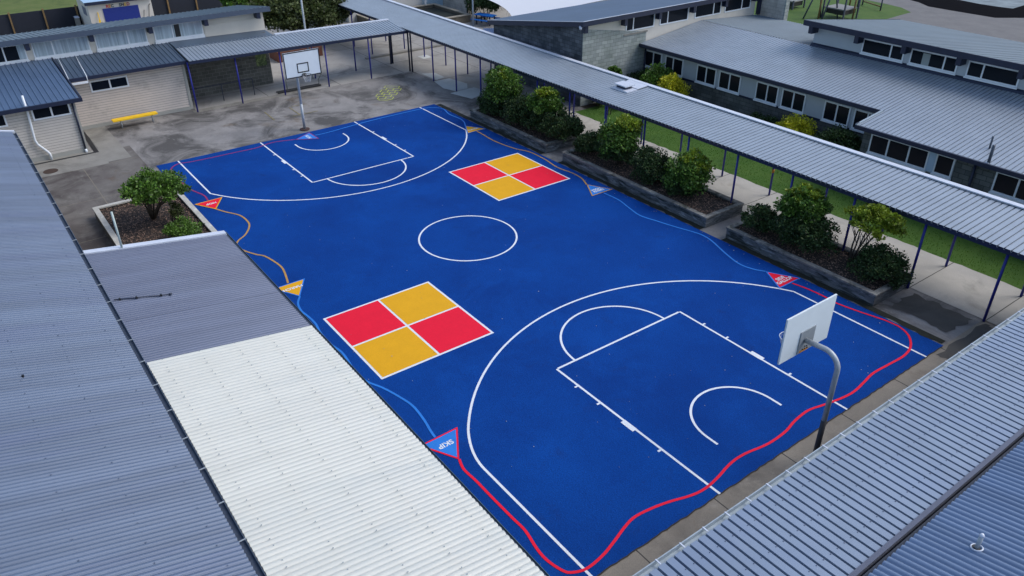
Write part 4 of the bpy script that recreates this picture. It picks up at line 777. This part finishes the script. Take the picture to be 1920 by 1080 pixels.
MB().hexa([(-26,-30.6,0),(1.75,-30.6,0),(1.75,-22.3,0),(-26,-22.3,0)], [(-26,-30.6,3.3),(1.75,-30.6,3.3),(1.75,-22.3,4.34),(-26,-22.3,4.34)]).build('clerestory_wall', shadewall, NC)
MB().hexa([(-26,-22.296,3.30),(1.78,-22.296,3.30),(1.78,-22.14,3.30),(-26,-22.14,3.30)], [(-26,-22.296,3.46),(1.78,-22.296,3.46),(1.78,-22.2,3.40),(-26,-22.2,3.40)]).build('base_band', navy, NC)  # dark band along the foot of the clerestory wall
MB().corr((2.05,-21.72,4.60), (0,-9.1,-1.18), (-28,0,0), [(0,0),(.38,0),(.40,-.04),(.58,-.04),(.60,0)], .30).build('clerestory_roof', ROOFS['roof_teal'], NC)
MB().box(-26, 2.06, -21.72, -21.66, 4.34, 4.60).hexa([(2.01,-30.8,3.2),(2.06,-30.8,3.2),(2.06,-21.73,4.34),(2.01,-21.73,4.34)], [(2.01,-30.8,3.44),(2.06,-30.8,3.44),(2.06,-21.73,4.60),(2.01,-21.73,4.60)]).build('fascia', navy, NC)
MB().quad((-26,-21.73,4.33),(2.0,-21.73,4.33),(2.0,-22.28,4.3),(-26,-22.28,4.3)).build('soffit', navy, NC)
for x in (1.66, -.87, -3.25, -5.78, -8.35, -10.9): MB().box(x-.11, x+.11, -22.296, -21.76, 3.98, 4.33).build('beam_end', navy, NC)
for a, b, m in ((-.95,-3.08,-2.42), (-3.38,-5.57,-4.97), (-6.0,-8.18,-6.67), (-8.55,-10.7,-10.1)): windowY(NC, -22.3, a, b, 3.5, 4.18, [m])
MB().box(-4.3, -3.95, -22.287, -22.285, 3.56, 4.08).build('poster', mat('pale poster', (.30,.34,.33), .7), NC)
k = thing('vent_pipe', 'taller dark vent pipe at the gutter of the low classroom roof', 'pipe', (-10.55,-15.75,2.5), 'roof vent pipes'); MB().tube([(-10.5,-15.75,2.45),(-10.5,-15.75,3.15)], .055, 10).build('pipe', mat('dark grey pipe', (.06,.075,.10), .5), k, True)
k = thing('vent_pipe', 'shorter dark vent pipe higher up the low classroom roof', 'pipe', (-9.98,-16.8,2.6), 'roof vent pipes'); MB().tube([(-9.98,-16.8,2.6),(-9.98,-16.8,3.1)], .035, 10).build('pipe', MATS['dark grey pipe'], k, True)
# ================================================================ FAR BACKGROUND
fn = thing('mesh_fence', 'navy shade mesh fence with timber posts below the grass bank', 'fence', (44.6,0,0))
MB().box(44.6, 44.64, -6, 24, .1, 1.72).build('mesh_panel', meshn, fn)
y = 8.62
for i in range(-6, 7):
    MB().box(44.47, 44.59, 8.62-2.13*i-.05, 8.62-2.13*i+.05, 0, 1.85).build('post', wood, fn)
sh = thing('storage_shed', 'cream storage shed with blue roller door and REC SHED lettering', 'shed', (42,2.1,0))
MB().box(40.5, 44.3, .05, 4.22, 0, 2.5).build('wall', cream, sh); MB().hexa([(40.3,-.1,2.52),(44.5,-.1,2.75),(44.5,4.4,2.75),(40.3,4.4,2.52)], [(40.3,-.1,2.60),(44.5,-.1,2.83),(44.5,4.4,2.83),(40.3,4.4,2.60)]).build('roof', mat('sky blue shed roof', (.36,.52,.66), .5), sh)
MB().box(40.24, 40.3, -.1, 4.4, 2.42, 2.62).build('fascia', navy, sh)
dr = MB(); z = .1
while z < 2.0: dr.box(40.46, 40.498, .98, 3.32, z, z+.085); z += .09
dr.build('roller_door', mat('royal blue roller door', (.010,.028,.22), .5), sh)
for ch, y, c in (('R',2.98,(.6,.06,.05)),('E',2.82,(.65,.25,.03)),('C',2.64,(.09,.12,.13)),('S',2.14,(.08,.12,.13)),('H',1.97,(.02,.02,.02)),('E',1.79,(.65,.4,.03)),('D',1.60,(.35,.03,.03))):
    text('lettering', ch, .27, mat('letter '+ch+str(y), c, .7), sh, (40.48, y, 2.20), (0,-1,0), (0,0,1), .004, .012)
MB().box(41.4, 42.6, 4.221, 4.235, 1.55, 2.1).build('side_sign', mat('grey side sign', (.16,.18,.24), .7, 0, .4, 9), sh)
k = thing('leaning_paddle', 'yellow paddle leaning on the shed wall beside the blue door', 'paddle', (40.3,3.7,0)); MB().tube([(40.2,3.72,.9),(40.44,3.68,1.9)], .03, 6).box(40.22,40.26,3.66,3.78,1.0,1.45).build('paddle', yellow, k)
k = thing('tool_rack', 'dark tools leaning on the shed wall right of the blue door', 'tools', (40.4,.5,0)); MB().tube([(40.35,.8,1.2),(40.44,.65,1.7)], .02, 6).tube([(40.35,.45,1.2),(40.44,.25,2.0),(40.46,.15,2.05)], .025, 6).build('handle', blk, k)
k = thing('utility_cabinet', 'small cream cabinet at the foot of the end fence post', 'cabinet', (44.2,4.1,0)); MB().box(43.6,44.2,4.45,4.7,0,1.1).build('box', edgec, k); MB().box(43.58,44.22,4.43,4.72,1.102,1.15).build('lid', flash, k)
lp = thing('lamp_pole', 'grey metal pole rising behind the short walkway roof', 'pole', (22.82,-4.02,0), 'tall poles'); MB().tube([(22.82,-4.02,0),(22.82,-4.02,6.5)], [.06,.05], 12).build('pole', galv, lp, True)
lp = thing('lamp_pole', 'dark pole between the blue picnic tables and the walkway', 'pole', (27.66,-18.92,0), 'tall poles'); MB().tube([(27.66,-18.92,0),(27.66,-18.92,5)], .06, 12).build('pole', mat('dark slate pole', (.05,.06,.09), .5), lp, True)
# white block building & raised pool planter
wbl = thing('white_block_building', 'white painted block building behind the long walkway', 'building', (38,-20,0))
MB().box(35.0, 42, -19.0, -12.5, 0, 3.4).build('wall', brick_w if False else mat('white wall paint', (.52,.52,.50), .8, 0, .06, 2), wbl); MB().box(31.5, 42, -26, -21.0, 0, 3.4).build('wall', brick_p, wbl)
MB().box(35.1, 41.9, -20.98, -19.02, 0, 3.2).build('recess', mat('light blue door', (.34,.48,.58), .6), wbl); MB().box(34.98, 34.999, -15.6, -13.5, 1.6, 2.4).build('blue_sign', mat('bright blue board', (.01,.16,.5), .6), wbl)
for y in (-19.15,): MB().box(34.7, 34.98, y-.05, y+.05, 0, 3.2).build('corner_post', white, wbl)
MB().tube([(31.4,-20.9,0),(31.4,-20.9,3.2)], .06, 8).build('downpipe', navy, wbl, True)
rp = thing('raised_bed', 'large dark raised garden bed with pale stone coping behind the walkway', 'planter', (32,-18.6,0))
MB().box(29.6, 34.8, -20.0, -19.8, 0, .5).box(29.6, 34.8, -15.6, -15.4, 0, .5).box(29.6, 29.8, -19.8, -15.6, 0, .5).box(34.6, 34.8, -19.8, -15.6, 0, .5).build('wall', mat('bed wall stone', (.16,.14,.11), .9, 0, .3, 3), rp)
MB().box(29.55, 34.85, -20.05, -19.75, .502, .56).box(29.55, 34.85, -15.65, -15.35, .502, .56).box(29.55, 29.85, -19.748, -15.652, .502, .56).box(34.55, 34.85, -19.748, -15.652, .502, .56).build('coping', mat('pale coping', (.34,.31,.25), .85, 0, .15, 3), rp)
MB().box(29.8, 34.6, -19.8, -15.6, 0, .30).build('soil', mat('dark bed soil', (.02,.028,.024), .9, 0, .4, 1.5), rp)
rb = thing('low_block_wall', 'low stone seat wall beyond the walkway corner', 'wall', (33.5,-12.7,0)); MB().box(32.5, 36.5, -13.9, -13.2, 0, .45).build('wall', MATS['bed wall stone'], rb); MB().box(32.45, 36.55, -13.95, -13.15, .452, .52).build('coping', MATS['pale coping'], rb)
struct('lime_turf', MB().quad((38.3,-15.6,.004),(43.5,-15.6,.004),(43.5,-10.5,.004),(38.3,-10.5,.004)), mat('lime green artificial turf', (.10,.42,.01), .8, 0, .15, 3))
struct('kerb_band', MB().box(24.6, 24.9, -14.5, -8.6, 0, .10), edgec)
# picnic tables
tb = mat('bright blue plastic', (.008,.14,.52), .4, 0, .15, 3); tb2 = mat('pale striped blue slats', (.22,.32,.55), .5, 0, .15, 3)
def picnic(label, x, y, rz, m, z=.72):
    t = thing('picnic_table', label, 'picnic table', (x,y,0), 'picnic tables by the shade sail'); ca, sa = math.cos(rz), math.sin(rz)
    def bx(mb, a0, a1, b0, b1, z0, z1):
        P = [(x+ca*a-sa*b, y+sa*a+ca*b) for a, b in ((a0,b0),(a1,b0),(a1,b1),(a0,b1))]; mb.prism(P, z0, z1)
    k = MB(); [bx(k, -.8, .8, -.36+i*.15, -.23+i*.15, z-.05, z) for i in range(5)]; k.build('table_top', m, t)
    for s in (-1, 1):
        k = MB(); bx(k, -.8, .8, s*.68-.13, s*.68-.01, .40, .44); bx(k, -.8, .8, s*.68+.01, s*.68+.13, .40, .44); k.build('bench_seat', m, t)
        k = MB(); bx(k, s*.6-.04, s*.6+.04, -.75, .75, .33, .395); bx(k, s*.6-.04, s*.6+.04, -.35, -.27, 0, .66); bx(k, s*.6-.04, s*.6+.04, .27, .35, 0, .66); k.build('leg', navy, t)
picnic('bright blue picnic table beneath the edge of the white shade sail', 28.2, -20.4, R(20), tb); picnic('pale striped blue picnic table nearest the long walkway', 24.9, -16.0, R(75), tb2); picnic('pale blue picnic table beside the block hall wall', 23.7, -17.6, R(-30), tb2)
# shade sail
ss = thing('shade_sail', 'big white shade sail stretched behind the block hall', 'shade sail', (21,-21,0)); k = MB(); n = 14
A, Bp, C, D = Vector((25.2,-17.3,3.0)), Vector((17.6,-15.2,2.5)), Vector((17.5,-27.5,3.1)), Vector((27.5,-25.5,2.7))
for i in range(n+1):
    for j in range(n+1):
        u, v = i/n, j/n; uc = .5+(u-.5)*(1-.22*math.sin(math.pi*v)); vc = .5+(v-.5)*(1-.16*math.sin(math.pi*u))
        p = A*(1-uc)*(1-vc)+Bp*uc*(1-vc)+C*uc*vc+D*(1-uc)*vc; k.v.append(tuple(p))
for i in range(n):
    for j in range(n): a = i*(n+1)+j; k.f.append((a, a+1, a+n+2, a+n+1))
k.build('sail_cloth', mat('white sail cloth', (.72,.74,.78), .8, transl=.2), ss, True)
for p in (A, C, D): MB().tube([(p.x,p.y,0), tuple(p)], .06, 8).build('mast', galv, ss, True)
# playground
def platform(label, x, y, w, d, z, th, tower=True, rz=0):
    t = thing('play_platform', label, 'play platform', (x,y,0), 'timber play equipment')
    MB().box(x-w/2, x+w/2, y-d/2, y+d/2, z, z+.08).build('deck', mat('grey play deck', (.22,.22,.21), .7), t)
    MB().box(x-w/2+.06, x+w/2-.06, y-d/2+.06, y+d/2-.06, z-.35, z-.003).build('skirt', blk, t)
    for sx in (-1, 1):
        for s2_ in (-1, 1): MB().box(x+sx*(w/2+.05)-.05, x+sx*(w/2+.05)+.05, y+s2_*(d/2+.05)-.05, y+s2_*(d/2+.05)+.05, 0, th).build('post', MATS['dark slate pole'], t)
    return t
platform('timber play platform with tall posts on the playground grass', 13.4, -43.2, 1.7, 1.7, .75, 2.4)
platform('small play platform half cut by the top of the view', 18.2, -43.6, 1.5, 1.4, .55, .7)
sw = thing('swing_frame', 'timber A frame swing beside the play platform', 'swing frame', (14.4,-41.6,0), 'timber play equipment')
for (x, y, dx, dy) in ((14.9,-40.8,-.4,-.9),(14.35,-42.2,.15,.5),(13.7,-41.4,-.1,-.9),(13.2,-42.7,.4,.4)): MB().tube([(x,y,0),(x+dx,y+dy,2.6)], .06, 8).build('leg', MATS['dark slate pole'], sw, True)
MB().tube([(14.5,-41.7,2.6),(13.6,-42.3,2.6)], .06, 8).build('crossbar', wood, sw, True)
for (x, y) in ((14.2,-41.7),(12.45,-43.5),(14.9,-46.8)): 
    pp = thing('timber_post', {14.2:'honey coloured timber post left of the play platform',12.45:'honey coloured timber post right of the play platform',14.9:'honey coloured timber post behind the play platform'}[x], 'post', (x,y,0), 'timber posts in the playground'); MB().tube([(x,y,0),(x,y,2.2)], .07, 8).build('shaft', wood, pp, True)
bf = thing('balance_frame', 'low timber balance beam frame on the playground grass', 'play equipment', (14,-48.5,0), 'timber play equipment')
for (x, y) in ((15.1,-49.0),(12.95,-48.1),(14.9,-48.0)): MB().tube([(x,y,0),(x,y,1.2)], .06, 8).build('post', MATS['dark slate pole'], bf, True)
MB().tube([(15.1,-49.0,.3),(12.95,-48.1,.3)], .05, 8).build('beam', wood, bf, True)
hl = thing('hand_rail', 'thin curved pale hand rail beside the block wall and the grass', 'railing', (17,-39.5,0)); MB().tube([(17.5,-40.2,.9),(16.6,-39.9,.8),(15.6,-39.6,.4),(15.5,-39.6,0)], .03, 6).tube([(17.3,-39.6,.9),(16.3,-39.3,.8),(15.4,-39.0,.4),(15.3,-39.0,0)], .03, 6).build('rail', galv, hl, True)
fb = thing('long_building', 'long grey building along the back of the field behind the shed', 'building', (49,-6,0)); MB().box(47, 52, -14, -3.0, 0, 2.1).build('wall', mat('dark grey wall', (.05,.055,.07), .8, 0, .3, 2), fb); MB().box(46.8, 52, -14, -6.0, 2.102, 2.2).build('roof', ROOFS['roof_teal'], fb)
fw = MB(); fw.box(46.9, 46.98, -7.4, -6.0, 1.2, 2.0).build('window', white, fb)
